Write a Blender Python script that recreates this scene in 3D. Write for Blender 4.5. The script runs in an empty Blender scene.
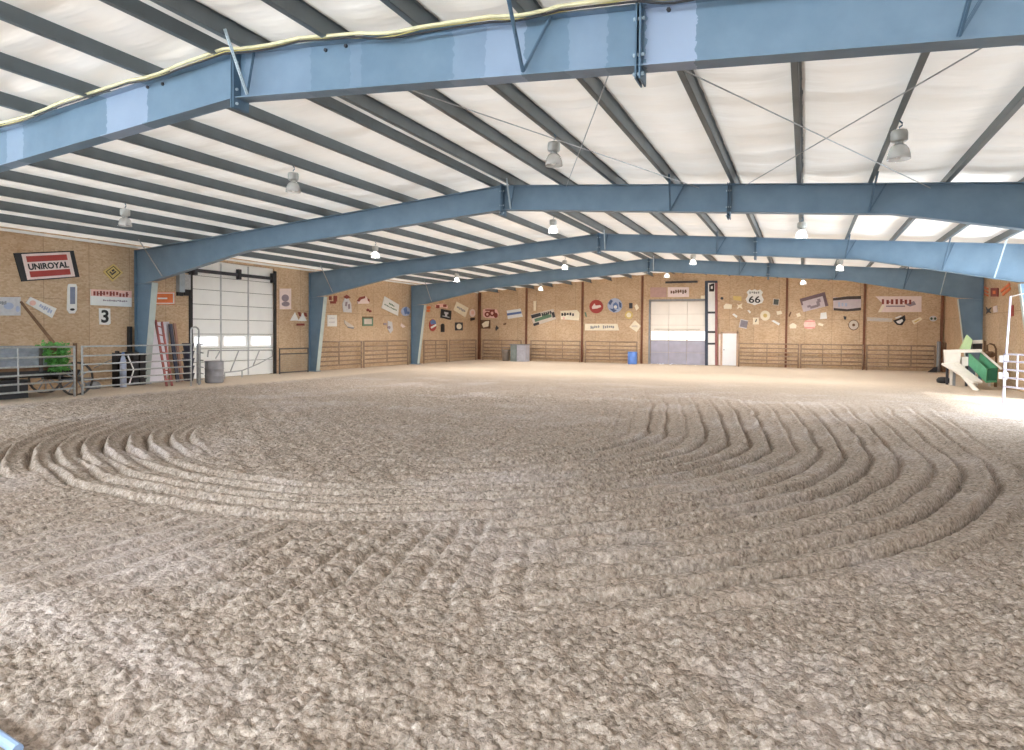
import bpy, math, random
import numpy as np
from mathutils import Vector, Matrix
random.seed(7)
SC = bpy.context.scene
COL = SC.collection

# ------------------------------------------------------------------ camera (solved from the photograph)
F, TH, PIT, ROL, CY = 659.294, 0.417802, 0.0251238, 0.0087232, 350.328
EYE = 1.6
c_, s_ = math.cos(TH), math.sin(TH)
cp, sp = math.cos(PIT), math.sin(PIT)
cr, sr = math.cos(ROL), math.sin(ROL)
r0 = Vector((c_, s_, 0)); f0 = Vector((-s_, c_, 0)); u0 = Vector((0, 0, 1))
fw = f0 * cp - u0 * sp; up2 = u0 * cp + f0 * sp
cx_ = r0 * cr + up2 * sr; cy_ = up2 * cr - r0 * sr
cam = bpy.data.cameras.new('camera'); co = bpy.data.objects.new('camera', cam); COL.objects.link(co)
co.matrix_world = Matrix(((cx_.x, cy_.x, -fw.x, 0), (cx_.y, cy_.y, -fw.y, 0), (cx_.z, cy_.z, -fw.z, EYE), (0, 0, 0, 1)))
cam.sensor_width = 36; cam.lens = F / 1024 * 36; cam.shift_y = -(375 - CY) / 1024
cam.clip_start = .05; cam.clip_end = 300
SC.camera = co

def ray(px, py):
    a, b = px - 512, py - CY
    x = a * cr + b * sr; y = -a * sr + b * cr
    xc, y2 = x / F, -y / F
    yc = y2 * cp - sp; zc = cp + y2 * sp
    return (xc * c_ - zc * s_, xc * s_ + zc * c_, yc)

# measured building
XL, XR, YF = -18.5, 5.95, 36.49
Y1, BAY, RX = 6.0, 7.62, -6.29
SL = .0774
def ztop(x): return 4.94 - SL * abs(x - RX)        # top of the rafters / underside of the purlins
def LW(px, py, off=0.0, X=None):
    X = XL if X is None else X
    d = ray(px, py); t = (X + off) / d[0]
    return Vector((X + off, d[1] * t, EYE + d[2] * t))
def FWL(px, py, off=0.0):
    d = ray(px, py); t = (YF - off) / d[1]
    return Vector((d[0] * t, YF - off, EYE + d[2] * t))
def RW(px, py, off=0.0):
    d = ray(px, py); t = (XR - off) / d[0]
    return Vector((XR - off, d[1] * t, EYE + d[2] * t))
# for signs: find the place on the wall surface, then add the offset along the wall's normal
def onwall(w, px, py, off):
    if w == 'L': v = LW(px, py); v.x += off
    elif w == 'F': v = FWL(px, py); v.y -= off
    elif w == 'R': v = RW(px, py); v.x -= off
    return v

# ------------------------------------------------------------------ materials
def s2l(c):
    return tuple(((v / 255) / 12.92 if v / 255 <= .04045 else ((v / 255 + .055) / 1.055) ** 2.4) for v in c)
MATS = {}
def mat(name, rgb, rough=.6, metal=0.0, var=.12, scale=6.0, emit=0.0, bump=0.0):
    if name in MATS: return MATS[name]
    m = bpy.data.materials.new(name); m.use_nodes = True
    nt = m.node_tree; b = nt.nodes['Principled BSDF']
    b.inputs['Roughness'].default_value = rough; b.inputs['Metallic'].default_value = metal
    col = s2l(rgb)
    tc = nt.nodes.new('ShaderNodeTexCoord')
    n = nt.nodes.new('ShaderNodeTexNoise'); n.inputs['Scale'].default_value = scale; n.inputs['Detail'].default_value = 4
    nt.links.new(tc.outputs['Object'], n.inputs['Vector'])
    r = nt.nodes.new('ShaderNodeValToRGB')
    r.color_ramp.elements[0].position = .3; r.color_ramp.elements[1].position = .7
    r.color_ramp.elements[0].color = tuple(v * (1 - var) for v in col) + (1,)
    r.color_ramp.elements[1].color = tuple(min(1, v * (1 + var)) for v in col) + (1,)
    nt.links.new(n.outputs['Fac'], r.inputs['Fac']); nt.links.new(r.outputs['Color'], b.inputs['Base Color'])
    if emit:
        nt.links.new(r.outputs['Color'], b.inputs['Emission Color']); b.inputs['Emission Strength'].default_value = emit
    if bump:
        bp = nt.nodes.new('ShaderNodeBump'); bp.inputs['Strength'].default_value = bump; bp.inputs['Distance'].default_value = .01
        nt.links.new(n.outputs['Fac'], bp.inputs['Height']); nt.links.new(bp.outputs['Normal'], b.inputs['Normal'])
    MATS[name] = m
    return m

def N(nt, t, **kw):
    n = nt.nodes.new(t)
    for k, v in kw.items():
        if k in n.inputs: n.inputs[k].default_value = v
        else: setattr(n, k, v)
    return n
def math_(nt, op, a, b=None, clamp=False):
    n = nt.nodes.new('ShaderNodeMath'); n.operation = op; n.use_clamp = clamp
    for i, v in enumerate((a, b)):
        if v is None: continue
        if isinstance(v, (int, float)): n.inputs[i].default_value = v
        else: nt.links.new(v, n.inputs[i])
    return n.outputs[0]
def mixc(nt, fac, a, b):
    n = nt.nodes.new('ShaderNodeMix'); n.data_type = 'RGBA'
    for s, v in ((0, fac), (6, a), (7, b)):
        if isinstance(v, (int, float)): n.inputs[s].default_value = v
        elif isinstance(v, tuple): n.inputs[s].default_value = v + (1,) if len(v) == 3 else v
        else: nt.links.new(v, n.inputs[s])
    return n.outputs[2]
def ramp(nt, fac, stops):
    r = nt.nodes.new('ShaderNodeValToRGB')
    e = r.color_ramp.elements
    while len(e) < len(stops): e.new(.5)
    for i, (p, c) in enumerate(stops):
        e[i].position = p; e[i].color = tuple(c) + (1,)
    nt.links.new(fac, r.inputs['Fac'])
    return r.outputs['Color']

def osb_material(name, axis):
    m = bpy.data.materials.new(name); m.use_nodes = True
    nt = m.node_tree; b = nt.nodes['Principled BSDF']; b.inputs['Roughness'].default_value = .75
    g = N(nt, 'ShaderNodeNewGeometry'); sx = N(nt, 'ShaderNodeSeparateXYZ'); nt.links.new(g.outputs['Position'], sx.inputs[0])
    h = sx.outputs['Y'] if axis == 'Y' else sx.outputs['X']
    cb = N(nt, 'ShaderNodeCombineXYZ'); nt.links.new(h, cb.inputs[0]); nt.links.new(sx.outputs['Z'], cb.inputs[1])
    mp = N(nt, 'ShaderNodeMapping'); mp.inputs['Scale'].default_value = (9, 17, 1); nt.links.new(cb.outputs[0], mp.inputs[0])
    v = N(nt, 'ShaderNodeTexVoronoi', Scale=1.6); nt.links.new(mp.outputs[0], v.inputs['Vector'])
    n1 = N(nt, 'ShaderNodeTexNoise', Scale=1.1, Detail=6.0, Roughness=.65); nt.links.new(cb.outputs[0], n1.inputs['Vector'])
    n2 = N(nt, 'ShaderNodeTexNoise', Scale=2.2, Detail=8.0, Roughness=.7); nt.links.new(mp.outputs[0], n2.inputs['Vector'])
    flake = N(nt, 'ShaderNodeSeparateColor'); nt.links.new(v.outputs['Color'], flake.inputs[0])
    base = ramp(nt, flake.outputs[0], [(0, s2l((186, 156, 124))), (.45, s2l((206, 178, 146))), (1, s2l((220, 195, 166)))])
    base = mixc(nt, math_(nt, 'MULTIPLY', n2.outputs['Fac'], .55), base, s2l((208, 181, 149)))
    st = ramp(nt, n1.outputs['Fac'], [(.38, (0, 0, 0)), (.68, (1, 1, 1))])
    base = mixc(nt, math_(nt, 'MULTIPLY', st, .3), base, s2l((172, 132, 94)))
    # joints between 1.2 x 2.4 m sheets
    br = N(nt, 'ShaderNodeTexBrick'); br.inputs['Scale'].default_value = 1; br.inputs['Mortar Size'].default_value = .006
    br.inputs['Brick Width'].default_value = 1.22; br.inputs['Row Height'].default_value = 2.44; br.offset = 0
    br.inputs['Color1'].default_value = (1, 1, 1, 1); br.inputs['Color2'].default_value = (.9, .9, .9, 1); br.inputs['Mortar'].default_value = (.55, .5, .45, 1)
    nt.links.new(cb.outputs[0], br.inputs['Vector'])
    mu = N(nt, 'ShaderNodeMix'); mu.data_type = 'RGBA'; mu.blend_type = 'MULTIPLY'; mu.inputs[0].default_value = 1
    nt.links.new(base, mu.inputs[6]); nt.links.new(br.outputs['Color'], mu.inputs[7])
    nt.links.new(mu.outputs[2], b.inputs['Base Color'])
    bp = N(nt, 'ShaderNodeBump', Strength=.25, Distance=.004); nt.links.new(flake.outputs[1], bp.inputs['Height']); nt.links.new(bp.outputs[0], b.inputs['Normal'])
    return m
OSB_Y = osb_material('oriented strand board side', 'Y'); OSB_X = osb_material('oriented strand board end', 'X')

def paint_material(name, patches):
    # blue steel paint; repainted lighter rectangles where the beam was touched up
    m = bpy.data.materials.new(name); m.use_nodes = True
    nt = m.node_tree; b = nt.nodes['Principled BSDF']; b.inputs['Roughness'].default_value = .42
    g = N(nt, 'ShaderNodeNewGeometry'); sx = N(nt, 'ShaderNodeSeparateXYZ'); nt.links.new(g.outputs['Position'], sx.inputs[0])
    n = N(nt, 'ShaderNodeTexNoise', Scale=2.3, Detail=7.0, Roughness=.6); nt.links.new(g.outputs['Position'], n.inputs['Vector'])
    n3 = N(nt, 'ShaderNodeTexNoise', Scale=14.0, Detail=4.0); nt.links.new(g.outputs['Position'], n3.inputs['Vector'])
    base = ramp(nt, n.outputs['Fac'], [(.3, s2l(BLUE[0])), (.7, s2l(BLUE[1]))])
    wob = math_(nt, 'ADD', sx.outputs['X'], math_(nt, 'MULTIPLY', math_(nt, 'SUBTRACT', n3.outputs['Fac'], .5), .1))
    tot = None
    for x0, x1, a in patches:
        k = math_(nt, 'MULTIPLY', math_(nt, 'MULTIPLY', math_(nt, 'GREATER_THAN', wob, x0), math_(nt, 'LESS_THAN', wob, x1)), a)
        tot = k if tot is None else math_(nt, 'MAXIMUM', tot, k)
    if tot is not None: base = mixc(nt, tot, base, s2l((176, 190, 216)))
    nt.links.new(base, b.inputs['Base Color'])
    bp = N(nt, 'ShaderNodeBump', Strength=.06, Distance=.01); nt.links.new(n.outputs['Fac'], bp.inputs['Height']); nt.links.new(bp.outputs[0], b.inputs['Normal'])
    return m
BLUE = ((101, 126, 147), (115, 140, 161))
PAINT = paint_material('blue frame paint', [])
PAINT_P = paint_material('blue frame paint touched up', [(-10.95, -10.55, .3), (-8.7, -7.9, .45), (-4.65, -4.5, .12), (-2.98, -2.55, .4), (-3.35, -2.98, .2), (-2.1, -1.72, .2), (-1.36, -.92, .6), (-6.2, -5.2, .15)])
PALE = mat('lamplit pale flange paint', (190, 202, 200), .45, var=.05)  # inner flanges lightened: lamplight on them is put into the colour
PURLIN = mat('grey blue purlin paint', (100, 108, 112), .45, var=.1, scale=3)
BRACE = mat('dark blue brace steel', (84, 110, 132), .5, var=.1)
BRACE_L = mat('pale blue brace steel', (180, 196, 206), .5, var=.1)
GALV = mat('galvanised pipe', (176, 178, 180), .45, .35, var=.15, scale=20)
RUST = mat('brown rusted pipe', (158, 134, 114), .7, .15, var=.25, scale=14)
LILAC = mat('white enamel pipe', (206, 204, 222), .5, var=.08)
WHITE = mat('white painted metal', (236, 236, 234), .5, var=.03)
CREAM = mat('cream sign', (240, 230, 208), .6, var=.05)
PINKW = mat('pinkish white sign', (236, 218, 214), .6, var=.05)
GREYW = mat('grey white sign', (206, 206, 210), .6, var=.08, scale=12)
BLACK = mat('black paint', (34, 33, 36), .5, var=.2)
DARK = mat('dark charcoal', (58, 58, 64), .6, var=.2)
RED = mat('sign red', (172, 66, 58), .5, var=.08)
DRED = mat('faded dark red', (140, 66, 56), .6, var=.12)
ORANGE = mat('sign orange', (226, 120, 62), .5, var=.1)
BLUEP = mat('sign blue', (96, 124, 178), .5, var=.12)
PALEB = mat('pale blue sign', (176, 188, 214), .5, var=.08)
YEL = mat('faded yellow', (214, 190, 120), .6, var=.1)
GREEN = mat('sign green', (96, 128, 104), .6, var=.15)
BROWN = mat('brown timber', (112, 84, 62), .8, var=.2, scale=9)
TRIMB = mat('dark brown batten', (124, 80, 58), .7, var=.15)
GREY = mat('mid grey paint', (140, 142, 146), .6, var=.12)
SLATE = mat('weathered blue grey timber', (140, 148, 158), .8, var=.2, scale=7)
FADE = mat('faded grey sign', (208, 198, 186), .7, var=.06)
PURG = mat('purple grey sign', (150, 136, 146), .6, var=.1)
PURL = mat('pale lilac sign', (206, 194, 200), .6, var=.06)
LPINK = mat('washed pink', (236, 196, 186), .7, var=.06)

# ------------------------------------------------------------------ mesh helpers
class MB:
    def __init__(s): s.v = []; s.f = []
    def add(s, vs, fs):
        b = len(s.v); s.v += [Vector(v) for v in vs]; s.f += [tuple(i + b for i in f) for f in fs]; return s
    def box(s, lo, hi):
        (a, b, c), (d, e, f) = lo, hi
        return s.add([(a, b, c), (d, b, c), (d, e, c), (a, e, c), (a, b, f), (d, b, f), (d, e, f), (a, e, f)],
                     [(0, 3, 2, 1), (4, 5, 6, 7), (0, 1, 5, 4), (1, 2, 6, 5), (2, 3, 7, 6), (3, 0, 4, 7)])
    def hexa(s, q0, q1):      # two matching polygons -> prism
        n = len(q0)
        fs = [tuple(range(n - 1, -1, -1)), tuple(range(n, 2 * n))]
        for i in range(n):
            j = (i + 1) % n; fs.append((i, j, n + j, n + i))
        return s.add(list(q0) + list(q1), fs)
    def bar(s, a, b, w, h=None, upv=(0, 0, 1)):
        a, b = Vector(a), Vector(b); h = w if h is None else h
        d = (b - a).normalized(); u = Vector(upv)
        if abs(d.dot(u)) > .98: u = Vector((1, 0, 0))
        x = d.cross(u).normalized(); y = x.cross(d)
        o = [x * w / 2 + y * h / 2, -x * w / 2 + y * h / 2, -x * w / 2 - y * h / 2, x * w / 2 - y * h / 2]
        return s.hexa([a + k for k in o], [b + k for k in o])
    def tube(s, pts, r, n=8, closed=False):
        pts = [Vector(p) for p in pts]; m = len(pts); b = len(s.v)
        for i, p in enumerate(pts):
            if closed: d = pts[(i + 1) % m] - pts[i - 1]
            else: d = pts[min(i + 1, m - 1)] - pts[max(i - 1, 0)]
            d = d.normalized()
            u = Vector((0, 0, 1)) if abs(d.z) < .95 else Vector((1, 0, 0))
            x = d.cross(u).normalized(); y = x.cross(d)
            rr = r[i] if isinstance(r, (list, tuple)) else r
            for k in range(n):
                a = 2 * math.pi * k / n
                s.v.append(p + x * rr * math.cos(a) + y * rr * math.sin(a))
        for i in range(m if closed else m - 1):
            j = (i + 1) % m
            for k in range(n):
                l = (k + 1) % n
                s.f.append((b + i * n + k, b + i * n + l, b + j * n + l, b + j * n + k))
        if not closed:
            s.f.append(tuple(b + k for k in range(n - 1, -1, -1))); s.f.append(tuple(b + (m - 1) * n + k for k in range(n)))
        return s
    def lathe(s, base, prof, n=20, cap=True):
        base = Vector(base); b = len(s.v)
        for r, z in prof:
            for k in range(n):
                a = 2 * math.pi * k / n
                s.v.append(base + Vector((r * math.cos(a), r * math.sin(a), z)))
        for i in range(len(prof) - 1):
            for k in range(n):
                l = (k + 1) % n
                s.f.append((b + i * n + k, b + i * n + l, b + (i + 1) * n + l, b + (i + 1) * n + k))
        if cap:
            s.f.append(tuple(b + k for k in range(n - 1, -1, -1))); e = b + (len(prof) - 1) * n
            s.f.append(tuple(e + k for k in range(n)))
        return s

def link(o): COL.objects.link(o); return o
def wloc(o):
    v = Vector((0, 0, 0))
    while o is not None: v += o.location; o = o.parent
    return v
def obj(name, mb, m, parent=None, smooth=False, loc=None):
    """link a mesh built in world coordinates as ONE object, its origin near its base"""
    if parent is not None: org = wloc(parent)
    elif loc is not None: org = Vector(loc)
    else:
        lo = Vector([min(v[i] for v in mb.v) for i in range(3)]); hi = Vector([max(v[i] for v in mb.v) for i in range(3)])
        org = Vector(((lo.x + hi.x) / 2, (lo.y + hi.y) / 2, lo.z))
    me = bpy.data.meshes.new(name); me.from_pydata([v - org for v in mb.v], [], mb.f); me.update()
    me.materials.append(m)
    if smooth:
        for p in me.polygons: p.use_smooth = True
    o = link(bpy.data.objects.new(name, me))
    if parent is not None: o.parent = parent
    else: o.location = org
    return o
def tag(o, label, cat, group=None, kind=None):
    o['label'] = label; o['category'] = cat
    if group: o['group'] = group
    if kind: o['kind'] = kind
    return o
def thing(name, label, cat, loc, group=None):
    o = link(bpy.data.objects.new(name, None)); o.location = loc; o.empty_display_size = .2
    return tag(o, label, cat, group)
def struct(name, mb, m, parent=None, smooth=False):
    o = obj(name, mb, m, parent, smooth)
    if parent is None: o['kind'] = 'structure'
    return o
def dup(root, loc, label, group=None):
    r = root.copy(); COL.objects.link(r); r.location = loc; r['label'] = label
    if group: r['group'] = group
    for ch in list(root.children):
        k = ch.copy(); COL.objects.link(k); k.parent = r
        for g in ch.children:
            d = g.copy(); COL.objects.link(d); d.parent = k
    return r
ORD = ['first', 'second', 'third', 'fourth', 'fifth', 'sixth', 'seventh', 'eighth', 'ninth', 'tenth', 'eleventh']

# ------------------------------------------------------------------ arena floor: harrowed dirt
T = np.random.RandomState(3).rand(512, 512).astype(np.float32)
def vnoise(x, y):
    xi = np.floor(x).astype(np.int64); yi = np.floor(y).astype(np.int64)
    fx = (x - xi).astype(np.float32); fy = (y - yi).astype(np.float32)
    fx = fx * fx * (3 - 2 * fx); fy = fy * fy * (3 - 2 * fy)
    a = T[xi & 511, yi & 511]; b = T[(xi + 1) & 511, yi & 511]; c = T[xi & 511, (yi + 1) & 511]; d = T[(xi + 1) & 511, (yi + 1) & 511]
    return (a * (1 - fx) + b * fx) * (1 - fy) + (c * (1 - fx) + d * fx) * fy
def worley(x, y):
    xi = np.floor(x).astype(np.int64); yi = np.floor(y).astype(np.int64); best = np.full(x.shape, 9.0, np.float32); hh = np.zeros(x.shape, np.float32)
    for i in (-1, 0, 1):
        for j in (-1, 0, 1):
            a, b = xi + i, yi + j
            px = a + T[a & 511, b & 511]; py = b + T[(a + 91) & 511, (b + 173) & 511]
            rs = .45 + .9 * T[(a + 301) & 511, (b + 37) & 511]
            d = ((px - x) ** 2 + (py - y) ** 2) / (rs * rs)
            d = d.astype(np.float32); best = np.minimum(best, d)
    return best
def sstep(a, b, x):
    t = np.clip((x - a) / (b - a), 0, 1); return t * t * (3 - 2 * t)
def axis(segs):
    out = [segs[0][0]]
    for a, b, st in segs:
        n = max(1, int(round((b - a) / st))); out += list(a + (b - a) * (np.arange(n) + 1) / n)
    return np.array(out)
gx = axis([(-18.6, -10.5, .045), (-10.5, -5, .024), (-5, 1.6, .0125), (1.6, 2.6, .02), (2.6, 6.05, .04)])
gy = axis([(-9.5, .8, .3), (.8, 3.6, .012), (3.6, 5.5, .016), (5.5, 9, .022), (9, 14, .04), (14, 24, .07), (24, 36.6, .2)])
X, Y = np.meshgrid(gx, gy, indexing='ij')
wx = X + .10 * (vnoise(X * 1.3, Y * 1.3) - .5) + .03 * (vnoise(X * 5, Y * 5) - .5)
wy = Y + .10 * (vnoise(X * 1.3 + 70, Y * 1.3) - .5) + .03 * (vnoise(X * 5 + 30, Y * 5) - .5)
t = sstep(-7, -1.5, X)
ccx = -5.5 - .5 * t; ccy = 10.5 - .2 * t
dx = wx - ccx; dy = wy - ccy
r = np.sqrt(dx * dx + dy * dy)
up = (dy > 0) & (dx > 0)
r = np.where(up, dx + .042 * dy * (1.9 - wx), r)
phi = np.degrees(np.arctan2(dy, dx))
rightw = sstep(-75, -50, phi) * (1 - sstep(120, 150, phi))
botw = (1 - sstep(-75, -50, phi)) * sstep(-125, -105, phi)
leftw = np.clip(1 - rightw - botw, 0, 1)
def furrow(ph, w):
    k = np.floor(ph + .5); d = (ph - k)
    amp = .55 + .6 * T[(k.astype(np.int64) * 7 + 11) & 511, 5]
    off = .1 * (T[(k.astype(np.int64) * 13 + 3) & 511, 9] - .5)
    d = d - off
    groove = np.exp(-(d / w) ** 2); berm = np.exp(-((d - .24) / .15) ** 2)
    return amp * (-1.0 * groove + .55 * berm)
fR = furrow((8.1 - r) / .315, .1); fL = furrow((6.66 - r) / .27, .11); fB = furrow((6.25 - r) / .29, .1)
mR = rightw * sstep(2.2, 4.2, r) * (1 - sstep(8.2, 8.6, r)) * (1 - sstep(13.5, 18.5, Y))
mR *= 1 - .8 * (1 - sstep(-62, -47, phi)) * sstep(6.2, 6.6, r)
mB = botw * sstep(4.6, 5.2, r) * (1 - sstep(6.25, 6.55, r))
mL = leftw * sstep(4.2, 4.8, r) * (1 - sstep(6.75, 7.0, r)) * (1 - sstep(8.5, 11.5, Y))
H = .088 * (fR * mR + fL * mL * 1.3 + fB * mB * .75)
# straight harrow rows ahead of the loop (towards the viewer)
v = (wx + 4.75) * np.exp(.131 * (wy - 3.5))
dv_ = v / .255 - np.floor(v / .255 + .5)
rows = .45 - 1.45 * np.exp(-(dv_ / .17) ** 2) + .35 * np.exp(-((dv_ - .3) / .12) ** 2)
ringm = np.clip(mR + mB + mL, 0, 1)
outer = (1 - ringm) * sstep(5.9, 6.4, r) * (Y < 9)
side = (1 - sstep(-1.5, -.3, X)) * sstep(2.4, 3.6, Y - .4 * (X + 2.5)) * sstep(-12.5, -10, X)
leftness = 1 - sstep(-4.4, -3.2, X)
us = v / .255 - np.floor(v / .255)
saw = np.where(us < .74, us / .74, (1 - us) / .26) - .5
H += (.028 * rows * (1 - leftness) + .037 * saw * leftness) * outer * side * (.65 + .6 * vnoise(wx * 2.1, wy * 1.2))
stitch = np.cos(2 * np.pi * (wx * .5 - wy * .87) / .21 + 1.2 * rows)
H += (.011 - .005 * leftness) * stitch * outer * side * (1 - .6 * leftness)
# rows inside the loop and beyond: lumps in a cross-hatch
u = wx * .65 + wy * .76; w2 = wx * .76 - wy * .65
inn = (1 - ringm) * (r < 6) * 1.0 + (1 - ringm) * (X < -6) * sstep(6, 8, r) * (Y > 8)
inn = np.clip(inn, 0, 1) * (1 - sstep(15, 21, Y)) * (1 - sstep(9.5, 12, np.abs(X + 5)))
H += inn * (.016 * np.cos(2 * np.pi * u / .36) * (.4 + vnoise(w2 * 3, u * 3)) + .011 * np.cos(2 * np.pi * w2 / .30 + 1.5 * np.cos(2 * np.pi * u / .36)))
# tread marks across every ridge of the loop
H += .008 * ringm * np.cos(2 * np.pi * (phi / 57.3 * np.maximum(r, 1)) / .17 + 4 * vnoise(wx * 2, wy * 2)) * vnoise(wx * 4, wy * 4)
# lumpy loose dirt
rough = (.35 + .65 * (1 - sstep(9, 20, Y))) * (1 - .75 * sstep(20, 28, Y)) * (1 - .72 * ringm) * (1 - (.25 + .45 * leftness) * outer * side)
rough *= 1 - .7 * (1 - sstep(-15.4, -14.6, X))
lump = .032 * (vnoise(X * 1.7, Y * 1.7) - .5) + .02 * (vnoise(X * 4.3 + 9, Y * 4.3) - .5) + .018 * (vnoise(X * 9.7, Y * 9.7 + 5) - .5) + .020 * (vnoise(X * 21, Y * 21) - .5) + .012 * (vnoise(X * 41, Y * 41 + 7) - .5)
H += rough * lump
near = sstep(10, 4, Y) if False else 1 - sstep(5, 12, Y)
for sc, am in ((8.0, .007), (15.0, .012), (25.0, .015), (38.0, .012)):
    wv = worley(X * sc + 3 * sc, Y * sc); pres = sstep(.3, .6, vnoise(X * sc * .33 + sc, Y * sc * .33))
    H += am * rough * (.35 + .65 * near) * np.clip(1 - wv * 2.6, 0, 1) ** .55 * pres
H += .07 * sstep(3.4, 2.2, Y - .25 * X) * 0
# a low berm of dry sand near the viewer, left
H += .035 * np.exp(-((Y - 2.2 + .22 * (X + 3.4)) / .22) ** 2) * (1 - sstep(-2.6, -1.4, X))
H *= sstep(XL + .1, XL + .9, X)
nx, ny = X.shape
verts = np.stack([X, Y, H], -1).reshape(-1, 3).astype(np.float32)
ii, jj = np.meshgrid(np.arange(nx - 1), np.arange(ny - 1), indexing='ij')
a0 = (ii * ny + jj).ravel()
quads = np.stack([a0, a0 + ny, a0 + ny + 1, a0 + 1], -1).astype(np.int32)
me = bpy.data.meshes.new('floor')
me.vertices.add(len(verts)); me.vertices.foreach_set('co', verts.ravel())
me.loops.add(quads.size); me.loops.foreach_set('vertex_index', quads.ravel())
me.polygons.add(len(quads)); me.polygons.foreach_set('loop_start', np.arange(0, quads.size, 4, dtype=np.int32))
me.polygons.foreach_set('use_smooth', np.ones(len(quads), dtype=bool))
me.update(); me.validate()
floor = link(bpy.data.objects.new('floor', me)); floor['kind'] = 'structure'
DIRT = bpy.data.materials.new('arena dirt'); DIRT.use_nodes = True
nt = DIRT.node_tree; b = nt.nodes['Principled BSDF']; b.inputs['Roughness'].default_value = .95; b.inputs['Specular IOR Level'].default_value = .15
g = N(nt, 'ShaderNodeNewGeometry'); sx = N(nt, 'ShaderNodeSeparateXYZ'); nt.links.new(g.outputs['Position'], sx.inputs[0])
n1 = N(nt, 'ShaderNodeTexNoise', Scale=.55, Detail=5.0, Roughness=.6); nt.links.new(g.outputs['Position'], n1.inputs['Vector'])
n2 = N(nt, 'ShaderNodeTexNoise', Scale=26.0, Detail=9.0, Roughness=.72); nt.links.new(g.outputs['Position'], n2.inputs['Vector'])
n3 = N(nt, 'ShaderNodeTexNoise', Scale=3.2, Detail=7.0, Roughness=.7); nt.links.new(g.outputs['Position'], n3.inputs['Vector'])
c = ramp(nt, n2.outputs['Fac'], [(.34, s2l((98, 86, 77))), (.45, s2l((155, 142, 130))), (.55, s2l((175, 162, 150))), (.68, s2l((208, 197, 187)))])
c = mixc(nt, math_(nt, 'MULTIPLY', ramp(nt, n3.outputs['Fac'], [(.45, (0, 0, 0)), (.75, (1, 1, 1))]), .35), c, s2l((166, 144, 128)))
c = mixc(nt, math_(nt, 'MULTIPLY', ramp(nt, n1.outputs['Fac'], [(.5, (0, 0, 0)), (.72, (1, 1, 1))]), .45), c, s2l((206, 197, 196)))
# dry pale strip of packed ground along the fences and beyond the harrowed part
e1 = math_(nt, 'MULTIPLY', math_(nt, 'SUBTRACT', -15.0, sx.outputs['X']), 1.4, True)
e2 = math_(nt, 'MULTIPLY', math_(nt, 'SUBTRACT', sx.outputs['Y'], 18.5), .14, True)
e3 = math_(nt, 'MULTIPLY', math_(nt, 'SUBTRACT', math_(nt, 'ADD', sx.outputs['X'], math_(nt, 'MULTIPLY', n3.outputs['Fac'], 1.2)), 3.6), .8, True)
e3 = math_(nt, 'MULTIPLY', e3, math_(nt, 'MULTIPLY', math_(nt, 'SUBTRACT', sx.outputs['Y'], 15.5), .4, True))
dry = math_(nt, 'MAXIMUM', math_(nt, 'MAXIMUM', e1, e2), e3)
c = mixc(nt, math_(nt, 'MULTIPLY', dry, .8), c, s2l((219, 202, 182)))
# streak of dry pale sand near the viewer, left
ln = math_(nt, 'ADD', sx.outputs['Y'], math_(nt, 'MULTIPLY', sx.outputs['X'], .1))
ln = math_(nt, 'ABSOLUTE', math_(nt, 'SUBTRACT', math_(nt, 'ADD', ln, math_(nt, 'MULTIPLY', n3.outputs['Fac'], .5)), 2.12))
ls = math_(nt, 'MULTIPLY', math_(nt, 'SUBTRACT', 1.0, math_(nt, 'MULTIPLY', ln, 3.2), True), math_(nt, 'SUBTRACT', -1.7, sx.outputs['X'], True))
c = mixc(nt, math_(nt, 'MULTIPLY', ls, math_(nt, 'MULTIPLY', n2.outputs['Fac'], .7)), c, s2l((224, 214, 210)))
# crumbs: every little clod its own tone
dist = N(nt, 'ShaderNodeTexNoise', Scale=30.0, Detail=3.0); nt.links.new(g.outputs['Position'], dist.inputs['Vector'])
dv = N(nt, 'ShaderNodeVectorMath'); dv.operation = 'MULTIPLY_ADD'; dv.inputs[1].default_value = (.035, .035, .035); nt.links.new(dist.outputs['Color'], dv.inputs[0]); nt.links.new(g.outputs['Position'], dv.inputs[2])
v1 = N(nt, 'ShaderNodeTexVoronoi', Scale=32.0); v2 = N(nt, 'ShaderNodeTexVoronoi', Scale=75.0)
for q in (v1, v2): nt.links.new(dv.outputs[0], q.inputs['Vector'])
sc1 = N(nt, 'ShaderNodeSeparateColor'); nt.links.new(v1.outputs['Color'], sc1.inputs[0]); sc2 = N(nt, 'ShaderNodeSeparateColor'); nt.links.new(v2.outputs['Color'], sc2.inputs[0])
tone = math_(nt, 'ADD', math_(nt, 'MULTIPLY', sc1.outputs[0], .6), math_(nt, 'MULTIPLY', sc2.outputs[0], .4))
tn = ramp(nt, tone, [(.12, (.64, .63, .62)), (.45, (.97, .97, .97)), (.9, (1.15, 1.15, 1.15))])
mu = N(nt, 'ShaderNodeMix'); mu.data_type = 'RGBA'; mu.blend_type = 'MULTIPLY'; nt.links.new(math_(nt, 'SUBTRACT', 1.0, math_(nt, 'MULTIPLY', dry, .6)), mu.inputs[0])
nt.links.new(c, mu.inputs[6]); nt.links.new(tn, mu.inputs[7])
nt.links.new(mu.outputs[2], b.inputs['Base Color'])
bp = N(nt, 'ShaderNodeBump', Strength=1.0, Distance=.011)
n4 = N(nt, 'ShaderNodeTexNoise', Scale=45.0, Detail=6.0, Roughness=.6); nt.links.new(g.outputs['Position'], n4.inputs['Vector'])
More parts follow.
